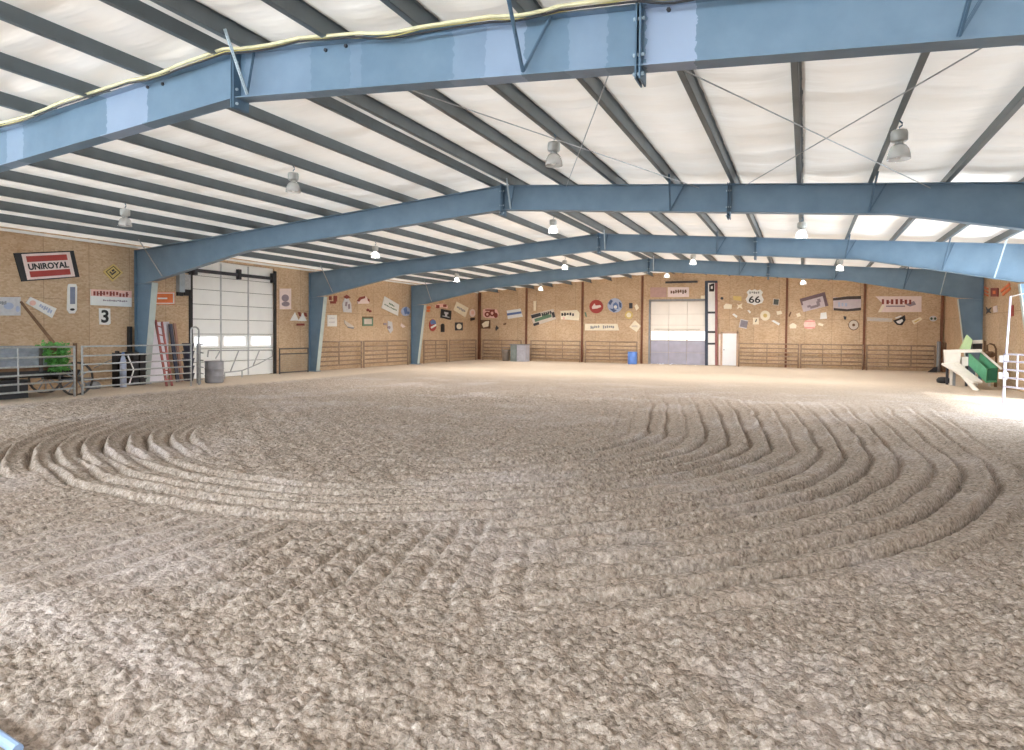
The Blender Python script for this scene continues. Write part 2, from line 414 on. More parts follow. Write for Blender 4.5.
nt.links.new(math_(nt, 'SUBTRACT', math_(nt, 'MULTIPLY', n4.outputs['Fac'], .55), math_(nt, 'ADD', math_(nt, 'MULTIPLY', v1.outputs['Distance'], .75), math_(nt, 'MULTIPLY', v2.outputs['Distance'], .22))), bp.inputs['Height']); nt.links.new(bp.outputs[0], b.inputs['Normal'])
me.materials.append(DIRT)

# ------------------------------------------------------------------ walls, ceiling
YB = -5.2
def wall(name, pts, th, m):
    """pts: polygon on the wall surface; th: thickness vector pointing out of the room"""
    mb = MB(); mb.hexa([Vector(p) for p in pts], [Vector(p) + Vector(th) for p in pts]); return struct(name, mb, m)
DY0, DY1, DZ = 15.6, 19.3, 4.0        # overhead door in the left wall
zc_l = ztop(XL) + .28
mb = MB()
LO0, LO1, LOZ = -4.7, 5.7, 3.1        # unseen opening added beside the viewer for raking daylight on the dirt rows
for y0, y1, z0, z1 in ((YB, LO0, -.3, zc_l), (LO0, LO1, LOZ, zc_l), (LO1, DY0, -.3, zc_l), (DY1, YF + .1, -.3, zc_l), (DY0, DY1, DZ, zc_l)):
    mb.box((XL - .12, y0, z0), (XL, y1, z1))
struct('wall_left', mb, OSB_Y)
zc_r = ztop(XR) + .28
mb = MB()
RD0, RD1, RDZ = 13.9, 20.6, 3.0        # open doorway in the right wall, outside the frame
for y0, y1, z0, z1 in ((YB, RD0, -.3, zc_r), (RD1, YF + .1, -.3, zc_r), (RD0, RD1, RDZ, zc_r)):
    mb.box((XR, y0, z0), (XR + .12, y1, z1))
struct('wall_right', mb, OSB_Y)
FD0, FD1, FDZ = -7.82, -4.86, 3.46        # overhead door in the end wall
mb = MB(); zr = ztop(RX) + .3
def gab(x0, x1, z0):
    xs = [x0] + ([RX] if x0 < RX < x1 else []) + [x1]
    q = [Vector((x0, YF, z0)), Vector((x1, YF, z0))] + [Vector((x, YF, ztop(x) + .28)) for x in reversed(xs)]
    mb.hexa(q, [p + Vector((0, .12, 0)) for p in q])
gab(XL - .1, FD0, -.3); gab(FD0, FD1, FDZ); gab(FD1, XR + .1, -.3)
struct('wall_end', mb, OSB_X)

mb = MB(); mb.box((XL - .1, YB - .12, -.3), (XR + .1, YB, 2.6))      # added unseen half wall: blocks low daylight from behind the viewer, open above
struct('wall_back_added', mb, OSB_X)
# sagging white insulation between the purlins
PX = [-6.02 + 1.18 * k for k in range(10)]; PXL = [-6.56 - 1.18 * k for k in range(10)]
knots = sorted(PX + PXL + [XL - .12, XR + .12])
us = []
for a, bb in zip(knots[:-1], knots[1:]):
    n = 8 if bb - a > .8 else 4
    us += [(a + (bb - a) * i / n, i / n, bb - a) for i in range(n)]
us.append((knots[-1], 0, 1.0))
ys = np.arange(YB, YF + .11, .07)
cx = np.array([q[0] for q in us]); tt = np.array([q[1] for q in us]); ww = np.array([q[2] for q in us])
CX, CYY = np.meshgrid(cx, ys, indexing='ij')
TT = np.repeat(tt[:, None], len(ys), 1); WW = np.repeat(ww[:, None], len(ys), 1)
sag = np.sin(np.pi * TT) * np.minimum(WW, 1.2)
kn = np.repeat(np.searchsorted(knots, cx + 1e-6)[:, None], len(ys), 1)
wr = vnoise(CX * .9 + kn * 13.7, CYY * 4.2 + kn * 5.1) - .5 + .7 * (vnoise(CX * 1.7 + kn * 3.3, CYY * 9.0 + .6 * CX) - .5)
seam = np.exp(-(((CYY + .35 * vnoise(CX * .4, CYY * .2) + kn * .37) % 1.52 - .76) / .05) ** 2)
CZ = ztop(0) * 0 + 4.94 - SL * np.abs(CX - RX) + .205 - .05 * sag + np.minimum(1, sag * 1.3) ** 2 * (.03 * wr - .022 * seam)
vv = np.stack([CX, CYY, CZ], -1).reshape(-1, 3).astype(np.float32); n1_, n2_ = CX.shape
ii, jj = np.meshgrid(np.arange(n1_ - 1), np.arange(n2_ - 1), indexing='ij'); a0 = (ii * n2_ + jj).ravel()
qd = np.stack([a0, a0 + 1, a0 + n2_ + 1, a0 + n2_], -1).astype(np.int32)
me = bpy.data.meshes.new('ceiling'); me.vertices.add(len(vv)); me.vertices.foreach_set('co', vv.ravel())
me.loops.add(qd.size); me.loops.foreach_set('vertex_index', qd.ravel())
me.polygons.add(len(qd)); me.polygons.foreach_set('loop_start', np.arange(0, qd.size, 4, dtype=np.int32))
me.polygons.foreach_set('use_smooth', np.ones(len(qd), dtype=bool)); me.update(); me.validate()
INS = mat('white insulation facing', (240, 231, 222), .36, var=.03, scale=1.5); me.materials.append(INS)
# translucence added to brighten the ceiling: daylight glows through the insulation facing
nt = INS.node_tree; b = nt.nodes['Principled BSDF']
g = N(nt, 'ShaderNodeNewGeometry'); mp = N(nt, 'ShaderNodeMapping'); mp.inputs['Scale'].default_value = (.4, 2.2, 1); nt.links.new(g.outputs['Position'], mp.inputs[0])
fo = N(nt, 'ShaderNodeTexNoise', Scale=1.0, Detail=3.0, Roughness=.5); nt.links.new(mp.outputs[0], fo.inputs['Vector'])
bpn = N(nt, 'ShaderNodeBump', Strength=1.0, Distance=.07); nt.links.new(fo.outputs['Fac'], bpn.inputs['Height']); nt.links.new(bpn.outputs[0], b.inputs['Normal'])
tl = N(nt, 'ShaderNodeBsdfTranslucent'); nt.links.new(ramp(nt, fo.outputs['Fac'], [(.3, (.62, .54, .46)), (.5, (.9, .81, .72)), (.7, (.98, .91, .84))]), tl.inputs[0])
mx = N(nt, 'ShaderNodeMixShader'); mx.inputs[0].default_value = .043
nt.links.new(nt.nodes['Principled BSDF'].outputs[0], mx.inputs[1]); nt.links.new(tl.outputs[0], mx.inputs[2]); nt.links.new(mx.outputs[0], nt.nodes['Material Output'].inputs['Surface'])
ceil = link(bpy.data.objects.new('ceiling', me)); ceil['kind'] = 'structure'
# dark battens up the end wall and corners
for i, (px, w, lab) in enumerate([(480.2, .16, ''), (526.5, .1, ''), (582.3, .1, ''), (642, .1, ''), (786.2, .1, ''), (863.9, .1, ''), (941.3, .1, '')]):
    x = FWL(px, 335).x
    if i == 0: x = XL + .1
    mb = MB(); mb.box((x - w / 2, YF - .1, 0), (x + w / 2, YF, ztop(x) + .1)); struct('trim_%d' % (i + 1), mb, TRIMB)
for nm, x0 in (('trim_8', XL), ('trim_9', XR - .03)):
    mb = MB(); mb.box((x0, YB, ztop(x0) + .08), (x0 + .03, YF, ztop(x0) + .15)); struct(nm, mb, WHITE)

# ------------------------------------------------------------------ rigid frames
def depth(d): return .55 if d < 7.7 else .55 + (d - 7.7) / (11.3 - 7.7) * .43
def make_frame(k, paint, label):
    y = Y1 + BAY * k
    root = thing('steel_frame', label, 'steel frame', (RX, y, 0), 'blue roof frames')
    for sgn, xw in ((-1, XL + .08), (1, XR - .08)):
        xk = xw - sgn * .75                       # inner face at the knee
        L = abs(xk - RX)
        ds = [0, 3.5, 7.7, 9, 10, L]
        top = [Vector((RX + sgn * d, y, ztop(RX + sgn * d))) for d in ds] + [Vector((xw, y, ztop(xw)))]
        bot = [Vector((RX + sgn * d, y, ztop(RX + sgn * d) - depth(d))) for d in ds] + [Vector((xw, y, ztop(xw) - .98))]
        mb = MB(); t = .006
        for i in range(len(top) - 1):
            q = [bot[i], bot[i + 1], top[i + 1], top[i]]
            mb.hexa([p + Vector((0, -t, 0)) for p in q], [p + Vector((0, t, 0)) for p in q])
        raf = obj('rafter', mb, paint, root)
        mb = MB()
        for i in range(len(top) - 1):
            for a, bb, dz in ((top[i], top[i + 1], 0), (bot[i], bot[i + 1], 0)):
                q = [a + Vector((0, -.1, 0)), bb + Vector((0, -.1, 0)), bb + Vector((0, .1, 0)), a + Vector((0, .1, 0))]
                s = -.012 if a is top[i] else .012
                if i == len(top) - 2 and a is bot[i]: continue
                mb.hexa(q, [p + Vector((0, 0, s)) for p in q])
        obj('flange', mb, paint, raf)
        # column: tapered web, straight outer flange, sloping inner flange
        zt = ztop(xw) - .98; xb = xw - sgn * .36
        mb = MB(); q = [Vector((xw, y, 0)), Vector((xb, y, 0)), Vector((xk, y, zt)), Vector((xw, y, zt))]
        mb.hexa([p + Vector((0, -t, 0)) for p in q], [p + Vector((0, t, 0)) for p in q])
        mb.box((min(xw, xw + sgn * .012), y - .1, 0), (max(xw, xw + sgn * .012), y + .1, ztop(xw)))
        colm = obj('column', mb, paint, root)
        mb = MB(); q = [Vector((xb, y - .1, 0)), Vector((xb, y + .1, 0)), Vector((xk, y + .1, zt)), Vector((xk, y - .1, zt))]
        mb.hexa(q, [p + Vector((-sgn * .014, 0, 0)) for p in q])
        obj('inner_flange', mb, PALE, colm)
        mb = MB(); mb.box((min(xw, xk), y - .095, zt - .02), (max(xw, xk), y + .095, zt + .01)); obj('splice_plate', mb, paint, colm)
        mb = MB(); mb.box((min(xw, xb) - .05, y - .14, -.02), (max(xw, xb) + .05, y + .14, .03))
        obj('base_plate', mb, paint, colm)
    # bolted splices: at the ridge, and one along the right slope
    for xs in (RX, -1.41):
        zt_, zb_ = ztop(xs) + .02, ztop(xs) - depth(abs(xs - RX))
        for o in (-.018, .018):
            mb = MB(); mb.box((xs + o - .008, y - .12, zb_ - .12), (xs + o + .008, y + .12, zt_)); pl = obj('splice_plate', mb, BRACE, root)
        for zz in (zb_ - .07, zb_ + .1, zb_ + .42):
            mb = MB(); mb.tube([(xs - .05, y - .08, zz), (xs + .05, y - .08, zz)], .016, 6); obj('bolt', mb, BRACE_L, pl)
    # flange braces up to the purlins
    bx = [(-6.02, BRACE_L, BRACE), (-2.48, BRACE, BRACE), (1.06, BRACE, BRACE), (4.6, BRACE_L, BRACE), (PXL[9], GALV, BRACE)]
    if k >= 2: bx.insert(3, (3.42, BRACE, BRACE))
    for xp, m1, m2 in bx:
        d = abs(xp - RX); zb_ = ztop(xp) - depth(min(d, 11)) + .03
        a = Vector((xp - .05, y - .1, zb_)); big = d > 10
        mb = MB(); mb.bar(a, (xp + .03, y - (.9 if big else .5 if xp < -5 else .72), ztop(xp) + .06), .035, .012); mb.bar(a, (xp + .03, y - (.9 if big else .5 if xp < -5 else .72), ztop(xp) + .06), .012, .035)
        obj('flange_brace', mb, m1, root)
        mb = MB(); q = (xp + (.02 if xp < -5 else .22), y - .06, ztop(xp) - .02); mb.bar(a, q, .03, .012); mb.bar(a, q, .012, .03)
        if not big: obj('flange_brace', mb, m2, root)
    if k == 0:                                     # purlin bolts near the top of the web
        for xp in (PXL[1], PX[1], PX[4]):
            for o in (-.14, .14):
                mb = MB(); mb.tube([(xp + o, y - .03, ztop(xp) - .06), (xp + o, y, ztop(xp) - .06)], .02, 6); obj('purlin_bolt', mb, DARK, root)
    return root
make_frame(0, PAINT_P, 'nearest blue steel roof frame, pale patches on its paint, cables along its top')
make_frame(1, PAINT, 'second blue steel roof frame from the viewer, left column beside the UNIROYAL wall')
make_frame(2, PAINT, 'third blue steel roof frame, left column just right of the white overhead door')
make_frame(3, PAINT, 'farthest blue steel roof frame, in front of the signs on the end wall')

# ------------------------------------------------------------------ purlins, one per bay and line
ends = [YB, -1.62, Y1, Y1 + BAY, Y1 + 2 * BAY, Y1 + 3 * BAY, YF]
where = {1: 'before the nearest blue frame', 2: 'between first and second blue frames', 3: 'between second and third blue frames', 4: 'between third and fourth blue frames', 5: 'between last blue frame and end wall'}
pm = {}
def purlin_mesh(i, sg):
    if (i, sg) in pm: return pm[i, sg]
    L = ends[i + 1] - ends[i]; t = .004
    mb = MB(); mb.box((-t, 0, 0), (t, L, .2)); mb.box((-t, 0, 0), (sg * .07, L, .006) if sg > 0 else (t, L, .006))
    if sg < 0: mb.box((-.07, 0, 0), (-t, L, .006)); mb.box((t, 0, .194), (.07, L, .2)); mb.box((-.07, 0, 0), (-.064, L, .022))
    else: mb.box((-.07, 0, .194), (-t, L, .2)); mb.box((.064, 0, 0), (.07, L, .022))
    me = bpy.data.meshes.new('roof_purlin'); me.from_pydata([tuple(v) for v in mb.v], [], mb.f); me.update(); me.materials.append(PURLIN); pm[i, sg] = me
    return me
for i in range(1, 6):
    for side, xs in (('left', PXL), ('right', PX)):
        for n, x in enumerate(xs):
            if i == 1 and not (side == 'left' or n < 6): continue
            o = link(bpy.data.objects.new('roof_purlin', purlin_mesh(i, 1 if side == 'left' else -1)))
            o.location = (x, ends[i], ztop(x) + .003)
            tag(o, '%s grey purlin %s of the ridge, %s' % (ORD[n], side, where[i]), 'purlin', 'roof purlins')
# crossed sway rods under the insulation
def rod(pts, label, r=.008):
    mb = MB(); mb.tube(pts, r, 6); tag(obj('brace_rod', mb, GALV), label, 'rod', 'roof brace rods')
ya, yb = Y1 + .12, Y1 + BAY - .12
rod([(-1.85, ya, 4.5), (1.95, yb, 4.2)], 'thin sway rod, crosses from left to right behind the nearest frame, right slope')
rod([(2.0, ya, 4.25), (-1.1, yb, 4.5)], 'thin sway rod, crosses from right to left behind the nearest frame, right slope')
rod([(-5.2, ya, 4.76), (-1.97, yb, 4.52)], 'thin sway rod, crosses from left to right behind the nearest frame, near the ridge')
rod([(-1.55, ya, 4.53), (-4.75, yb, 4.78)], 'thin sway rod, crosses from right to left behind the nearest frame, near the ridge')

# cables draped along the near frame
def cable(name, pts, r, m, label):
    out = []
    for i in range(len(pts) - 1):
        for k in range(5):
            f = k / 5; p = Vector(pts[i]).lerp(Vector(pts[i + 1]), f); p.z -= .03 * math.sin(math.pi * f) * (i % 2); out.append(p)
    out.append(Vector(pts[-1]))
    mb = MB(); mb.tube(out, r, 8); tag(obj(name, mb, m, smooth=True), label, 'cable', 'cables on the near frame')
yc = Y1 - .165
cs = [(-11.6, 4.52), (-10.84, 4.58), (-9.46, 4.69), (-8.03, 4.79), (-7.12, 4.85), (-6.37, 4.92), (-5.23, 4.85), (-4.41, 4.76), (-3.66, 4.69), (-2.86, 4.65), (-2.14, 4.61), (-1.39, 4.56), (-.87, 4.50), (-.24, 4.42), (.5, 4.42), (1.6, 4.36)]
cable('electric_cable', [(x, yc, z + .035) for x, z in cs], .019, mat('cream cable', (226, 218, 176), .5), 'cream electric cable draped along the top of the nearest blue frame')
cable('electric_cable', [(x, yc - .01, z - .02 - .015 * math.sin(i * 1.7)) for i, (x, z) in enumerate(cs)], .011, BLACK, 'black electric cable just under the cream one on the nearest blue frame')
cable('electric_cable', [(x, yc + .02, z + .012 + .02 * math.sin(i * 2.3 + 1)) for i, (x, z) in enumerate(cs)], .008, mat('yellow cable', (206, 190, 120), .5), 'thin yellow electric cable twisted beside the cream one on the nearest blue frame')

# ------------------------------------------------------------------ high bay lamps
CLEAR = bpy.data.materials.new('prismatic acrylic'); CLEAR.use_nodes = True
nt = CLEAR.node_tree; b = nt.nodes['Principled BSDF']; b.inputs['Base Color'].default_value = (.78, .78, .76, 1); b.inputs['Roughness'].default_value = .22
tr = N(nt, 'ShaderNodeBsdfTransparent'); mx = N(nt, 'ShaderNodeMixShader'); mx.inputs[0].default_value = .45
nt.links.new(tr.outputs[0], mx.inputs[1]); nt.links.new(b.outputs[0], mx.inputs[2]); nt.links.new(mx.outputs[0], nt.nodes['Material Output'].inputs['Surface'])
BAL = mat('pale grey ballast housing', (190, 192, 190), .45, .3)
BULB_ON = bpy.data.materials.new('lit bulb'); BULB_ON.use_nodes = True
b = BULB_ON.node_tree.nodes['Principled BSDF']; b.inputs['Emission Color'].default_value = (1, .98, .95, 1); b.inputs['Emission Strength'].default_value = 60
BULB_OFF = mat('unlit bulb', (240, 240, 240), .2, emit=.0)
LAMP_W = 400
def make_lamp(x, y, lit, label):
    zp = ztop(x)
    t = thing('high_bay_lamp', label, 'ceiling lamp', (x, y, zp - .5), 'high bay lamps')
    B = Vector((x, y, zp - .5))
    mb = MB(); mb.tube([B + Vector((.0, 0, .5)), B + Vector((.03, 0, .47)), B + Vector((.03, 0, .44)), B + Vector((0, 0, .42)), B + Vector((0, 0, .38))], .01, 8); obj('hook', mb, BRACE, t)
    mb = MB(); mb.lathe(B, [(.05, .385), (.09, .375), (.1, .35), (.1, .25), (.085, .235), (.05, .23)], 12); obj('ballast_housing', mb, BAL, t, True)
    mb = MB(); mb.lathe(B, [(.05, .235), (.05, .205), (.07, .195)], 16); obj('collar', mb, BAL, t)
    pr = [(.055, .2), (.088, .178), (.112, .14), (.13, .08), (.138, .01), (.133, .01), (.125, .08), (.107, .136), (.084, .172), (.051, .193)]
    mb = MB(); mb.lathe(B, pr, 24, False); obj('reflector', mb, CLEAR, t, True)
    mb = MB(); mb.lathe(B, [(.012, .2), (.02, .17), (.04, .12), (.048, .08), (.04, .045), (.02, .025), (.005, .02)], 14); obj('bulb', mb, BULB_ON if lit else BULB_OFF, t, True)
    if lit:
        l = bpy.data.lights.new('lamp_light', 'SPOT'); l.energy = LAMP_W; l.spot_size = math.radians(165); l.spot_blend = .6; l.shadow_soft_size = .1; l.color = (1, .975, .94)
        lo = link(bpy.data.objects.new('lamp_light', l)); lo.parent = t; lo.location = (0, 0, -.03)
    return t
rowsL = [(9.8, False, 'first', [(1.06, 'fourth'), (-3.66, 'third'), (-8.92, 'second'), (-13.64, 'first')]),
         (17.4, True, 'second', [(-.12, 'third'), (-6.5, 'second'), (-12.5, 'first')]),
         (25.5, True, 'third', [(1.06, 'fourth'), (-3.9, 'third'), (-9.0, 'second'), (-14.0, 'first')]),
         (33.0, True, 'last', [(-.12, 'third'), (-6.3, 'second'), (-13.0, 'first')])]
for y, lit, rn, ls in rowsL:
    for x, on in ls:
        yy = y
        make_lamp(x, yy, lit, '%s clear high bay lamp, %s from the left in the %s row from the viewer' % ('lit' if lit else 'unlit', on, rn))

# ------------------------------------------------------------------ fences of pipe panels
def fence(p0, p1, label, m, H_=1.2, zs=(1.2, .97, .76, .57, .38, .2), stays=(.5,), post=None, r=.02, name='pipe_fence', cat='fence', group='pipe fence panels', rl=None):
    p0, p1 = Vector(p0), Vector(p1); post = post or m
    t = thing(name, label, cat, tuple((p0 + p1) / 2), group)
    for z in zs:
        mb = MB(); mb.tube([p0 + Vector((0, 0, z)), p1 + Vector((0, 0, z))], rl or r, 8); obj('rail', mb, m, t, True)
    for p in (p0, p1):
        mb = MB(); mb.tube([p, p + Vector((0, 0, H_ + .02))], r * 1.25, 8); obj('post', mb, post, t, True)
    for f in stays:
        p = p0.lerp(p1, f); mb = MB(); mb.tube([p + Vector((0, 0, zs[-1])), p + Vector((0, 0, zs[0]))], r * .8, 8); obj('stay', mb, m, t, True)
    return t
fence((-15.85, 7.0, 0), (-16.03, 10.2, 0), 'silver pipe fence panel in front of the old wagon', GALV, stays=(.6,), r=.022)
fence((-16.05, 10.4, 0), (-16.28, 13.7, 0), 'silver pipe fence panel in front of the red ladder and white board', GALV, stays=(), r=.02)
# bow gate at the end of the silver fence
t = thing('bow_gate', 'tall silver bow gate at the right end of the near left fence', 'gate', (-16.6, 14.4, 0))
a, bq = Vector((-16.32, 14.16, 0)), Vector((-16.95, 14.5, 0)); bow0, bow1 = Vector((-16.4, 13.8, 0)), Vector((-16.4, 14.08, 0))
arc = [bow0, bow0 + Vector((0, 0, 1.2))] + [bow0.lerp(bow1, .5 - .5 * math.cos(math.pi * i / 8)) + Vector((0, 0, 1.6 + .12 * math.sin(math.pi * i / 8))) for i in range(9)] + [bow1]
mb = MB(); mb.tube(arc, .025, 8); obj('bow', mb, GALV, t, True)
for f in (.55, .8, 1.0):
    mb = MB(); p = a.lerp(bq, f); mb.tube([p, p + Vector((0, 0, 1.22))], .028, 8); obj('post', mb, GALV if f < .9 else GREY, t, True)
for z in (1.2, .95, .73, .52, .33, .15):
    mb = MB(); mb.tube([a.lerp(bq, .0) + Vector((0, 0, z)), bq + Vector((0, 0, z))], .018, 8); obj('rail', mb, GALV, t, True)
# left wall, further bays
def LG(px): return LW(px, 335, .28).y
for (pa, pb, lab, sy) in ((319, 361.5, 'brown pipe fence panel under the pale notice right of the third frame column', (.45,)), (364, 408, 'brown pipe fence panel under the large tilted white sign', (.5,)),
                      (424, 447, 'brown pipe fence panel just right of the last left column', (.5,)), (449.5, 476, 'brown pipe fence panel ending in the far left corner', (.5,))):
    fence((XL + .28, LG(pa), 0), (XL + .28, LG(pb), 0), lab, RUST, stays=sy, r=.03)
def FG(px): return FWL(px, 345, .6).x
yfz = YF - .6
for (pa, pb, lab, sy) in ((483, 521, 'brown pipe fence panel in the far left corner behind the grey bins', (.5,)), (531, 580, 'brown pipe fence panel under the tilted green and cream sign', (.31, .65)),
                      (585.5, 637, 'brown pipe fence panel under the long white sign, behind the blue barrel', (.48,)), (739, 798.6, 'brown pipe fence panel just right of the white door', (.48,)),
                      (801, 863, 'brown pipe fence panel under the faint pink oval sign', (.36, .66)), (867, 935, 'brown pipe fence panel under the long red lettered sign', (.33, .66))):
    fence((FG(pa), yfz, 0), (FG(pb), yfz, 0), lab, RUST, stays=sy, r=.03)
for px, lab, hh in ((938.5, 'stout grey post at the right end of the far fence', 1.42), (944, 'stout brown post next to the grey one at the right end of the far fence', 1.36)):
    x = FG(px); mb = MB(); mb.tube([(x, yfz - .1, 0), (x, yfz - .1, hh - .03), (x, yfz - .1, hh)], [.085, .085, .06], 10); tag(obj('fence_post', mb, GREY if 'stout grey' in lab else BROWN), lab, 'post')
fence((4.36, 19.1, 0), (5.2, 16.2, 0), 'white enamel pipe gate panel at the right edge of the picture', LILAC, zs=(1.22, 1.05, .85, .66, .45), stays=(.16, .45, .75), r=.022)
t = thing('gate_post', 'tall white pole at the left end of the white gate on the right', 'post', (4.36, 19.2, 0))
mb = MB(); mb.tube([(4.36, 19.2, 0), (4.46, 19.2, 2.6)], .022, 8); obj('pole', mb, LILAC, t, True)
mb = MB(); mb.tube([(4.46, 19.2, 2.59), (5.2, 19.2, 2.78), (5.9, 19.2, 2.98)], .01, 6); obj('tie_wire', mb, WHITE, t, True)
for z in (1.02, .62): mb = MB(); mb.box((4.28, 19.13, z), (4.44, 19.27, z + .16)); obj('latch_box', mb, WHITE, t)

# ------------------------------------------------------------------ doors
t = link(bpy.data.objects.new('door_1', None)); t['kind'] = 'structure'; t.location = (XL, (DY0 + DY1) / 2, 0)
DOORW = mat('white sectional door', (250, 251, 249), .5, var=.03, scale=2)
GLOW = bpy.data.materials.new('daylit pane'); GLOW.use_nodes = True
b = GLOW.node_tree.nodes['Principled BSDF']; b.inputs['Base Color'].default_value = (.9, .92, .95, 1); b.inputs['Emission Color'].default_value = (.95, .98, 1, 1); b.inputs['Emission Strength'].default_value = 1.3; b.inputs['Roughness'].default_value = .2
zs = [0, .55, 1.0, 1.5, 2.0, 2.5, 3.0, 3.45, 4.0]
xd = XL - .05
for i in range(8):
    mb = MB()
    for j in range(3):
        y0 = DY0 + (DY1 - DY0) * j / 3; y1 = DY0 + (DY1 - DY0) * (j + 1) / 3
        mb.box((xd - .04, y0 + .006, zs[i] + .008), (xd, y1 - .006, zs[i + 1] - .008))
    sec = obj('door_section', mb, DOORW, t)
    if i == 2:
        for j in range(3):
            y0 = DY0 + (DY1 - DY0) * (j + .12) / 3; y1 = DY0 + (DY1 - DY0) * (j + .88) / 3
            mb = MB(); mb.box((xd, y0, zs[i] + .1), (xd + .012, y1, zs[i + 1] - .1)); obj('pane', mb, GLOW, sec)
mb = MB()
for j in range(1, 3):
    y = DY0 + (DY1 - DY0) * j / 3; mb.box((xd, y - .03, .02), (xd + .015, y + .03, 3.95))
obj('hinge_stile', mb, mat('pale grey stile', (190, 192, 194), .5), t)
mb = MB(); mb.box((xd - .06, DY0, 0), (xd - .045, DY1, 4.0)); obj('weather_seal', mb, BLACK, t)
for y in (DY0 - .05, DY1 + .02):
    mb = MB(); mb.box((XL, y - .06, 0), (XL + .05, y + .06, 3.6 if y < 17 else 3.9)); obj('jamb', mb, BLACK, t)
mb = MB(); mb.box((XL + .02, DY0, 3.55), (XL + .1, DY1, 3.66)); obj('spring_shaft', mb, DARK, t)
for f in (.02, .52, .96):
    y = DY0 + (DY1 - DY0) * f; mb = MB(); mb.box((XL, y - .06, 3.45), (XL + .14, y + .06, 3.8)); obj('shaft_bracket', mb, DARK, t)

t = link(bpy.data.objects.new('door_2', None)); t['kind'] = 'structure'; t.location = ((FD0 + FD1) / 2, YF, 0)
DCREAM = mat('cream sectional door', (238, 230, 220), .5, var=.03, scale=2); DGREY = mat('grey lavender outside ground', (172, 170, 186), .6, var=.1, scale=3)
yd = YF + .05; fz = [0, .65, 1.3, 1.85, 2.15, 2.75, 3.44]
for i in range(6):
    mb = MB()
    for j in range(3):
        x0 = FD0 + (FD1 - FD0) * j / 3; x1 = FD0 + (FD1 - FD0) * (j + 1) / 3
        mb.box((x0 + .012, yd, fz[i] + .01), (x1 - .012, yd + .04, fz[i + 1] - .01))
    sec = obj('door_section', mb, DGREY if i < 2 else DCREAM, t)  # grey lower sections stand in for the ground outside
    if i == 2:
        for j in range(3):
            x0 = FD0 + (FD1 - FD0) * (j + .04) / 3; x1 = FD0 + (FD1 - FD0) * (j + .96) / 3
            mb = MB(); mb.box((x0, yd - .012, fz[i] + .04), (x1, yd, fz[i + 1] - .04)); obj('pane', mb, GLOW, sec)  # glowing strip stands in for bright outdoors under the half-open door
    if i == 3: mb = MB(); mb.box((FD0 + .2, yd - .03, fz[i] + .05), (FD1 - .3, yd, fz[i] + .1)); obj('strut', mb, FADE, sec)
mb = MB(); mb.box((FD0, yd + .05, 0), (FD1, yd + .06, 3.46)); obj('weather_seal', mb, FADE, t)
mb = MB(); mb.box((FD0 - .1, YF - .05, 0), (FD0, YF, 3.56)); mb.box((FD0 - .1, YF - .05, FDZ), (FD1 + .05, YF, FDZ + .1)); obj('jamb', mb, GREY, t)
mb = MB(); mb.box((-7.0, YF - .25, 4.42), (-5.3, YF - .1, 4.52)); obj('spring_shaft', mb, DARK, t)
# personnel door
x0, x1 = FWL(722.5, 350).x, FWL(738, 350).x
t = link(bpy.data.objects.new('door_3', None)); t['kind'] = 'structure'; t.location = ((x0 + x1) / 2, YF, 0)
mb = MB(); mb.box((x0, YF - .05, .02), (x1 - .08, YF - .01, 1.72)); obj('door_leaf', mb, mat('bright white door', (244, 246, 250), .4, var=.02), t)
mb = MB(); mb.box((x0 - .1, YF - .07, 0), (x0, YF, 1.82)); mb.box((x1 - .08, YF - .07, 0), (x1 + .02, YF, 1.82)); mb.box((x0 - .1, YF - .07, 1.72), (x1 + .02, YF, 1.82)); obj('door_frame', mb, mat('tan door frame', (196, 168, 146), .6), t)
mb = MB(); mb.tube([(x0 + .08, YF - .1, .85), (x0 + .08, YF - .05, .85)], .03, 8); obj('door_handle', mb, GREY, t)

# ------------------------------------------------------------------ signs
def rect(x0, y0, x1, y1): return [(x0, y0), (x1, y0), (x1, y1), (x0, y1)]
def ell(cx, cy, rx, ry, n=22): return [(cx + rx * math.cos(2 * math.pi * i / n), cy + ry * math.sin(2 * math.pi * i / n)) for i in range(n)]
def sub(q, u0, v0, u1, v1):
    """sub-rectangle of a quad (tl,tr,br,bl) in its own 0..1 coordinates"""
    def at(u, v):
        a = (q[0][0] + (q[1][0] - q[0][0]) * u, q[0][1] + (q[1][1] - q[0][1]) * u); b = (q[3][0] + (q[2][0] - q[3][0]) * u, q[3][1] + (q[2][1] - q[3][1]) * u)
        return (a[0] + (b[0] - a[0]) * v, a[1] + (b[1] - a[1]) * v)
    return [at(u0, v0), at(u1, v0), at(u1, v1), at(u0, v1)]
def plate(name, w, pts, m, parent=None, t0=.004, t1=.03):
    mb = MB() if not isinstance(pts, MB) else pts
    polys = pts if isinstance(pts[0], list) else [pts]
    for q in polys: mb.hexa([onwall(w, x, y, t1) for x, y in q], [onwall(w, x, y, t0) for x, y in q])
    return obj(name, mb, m, parent)
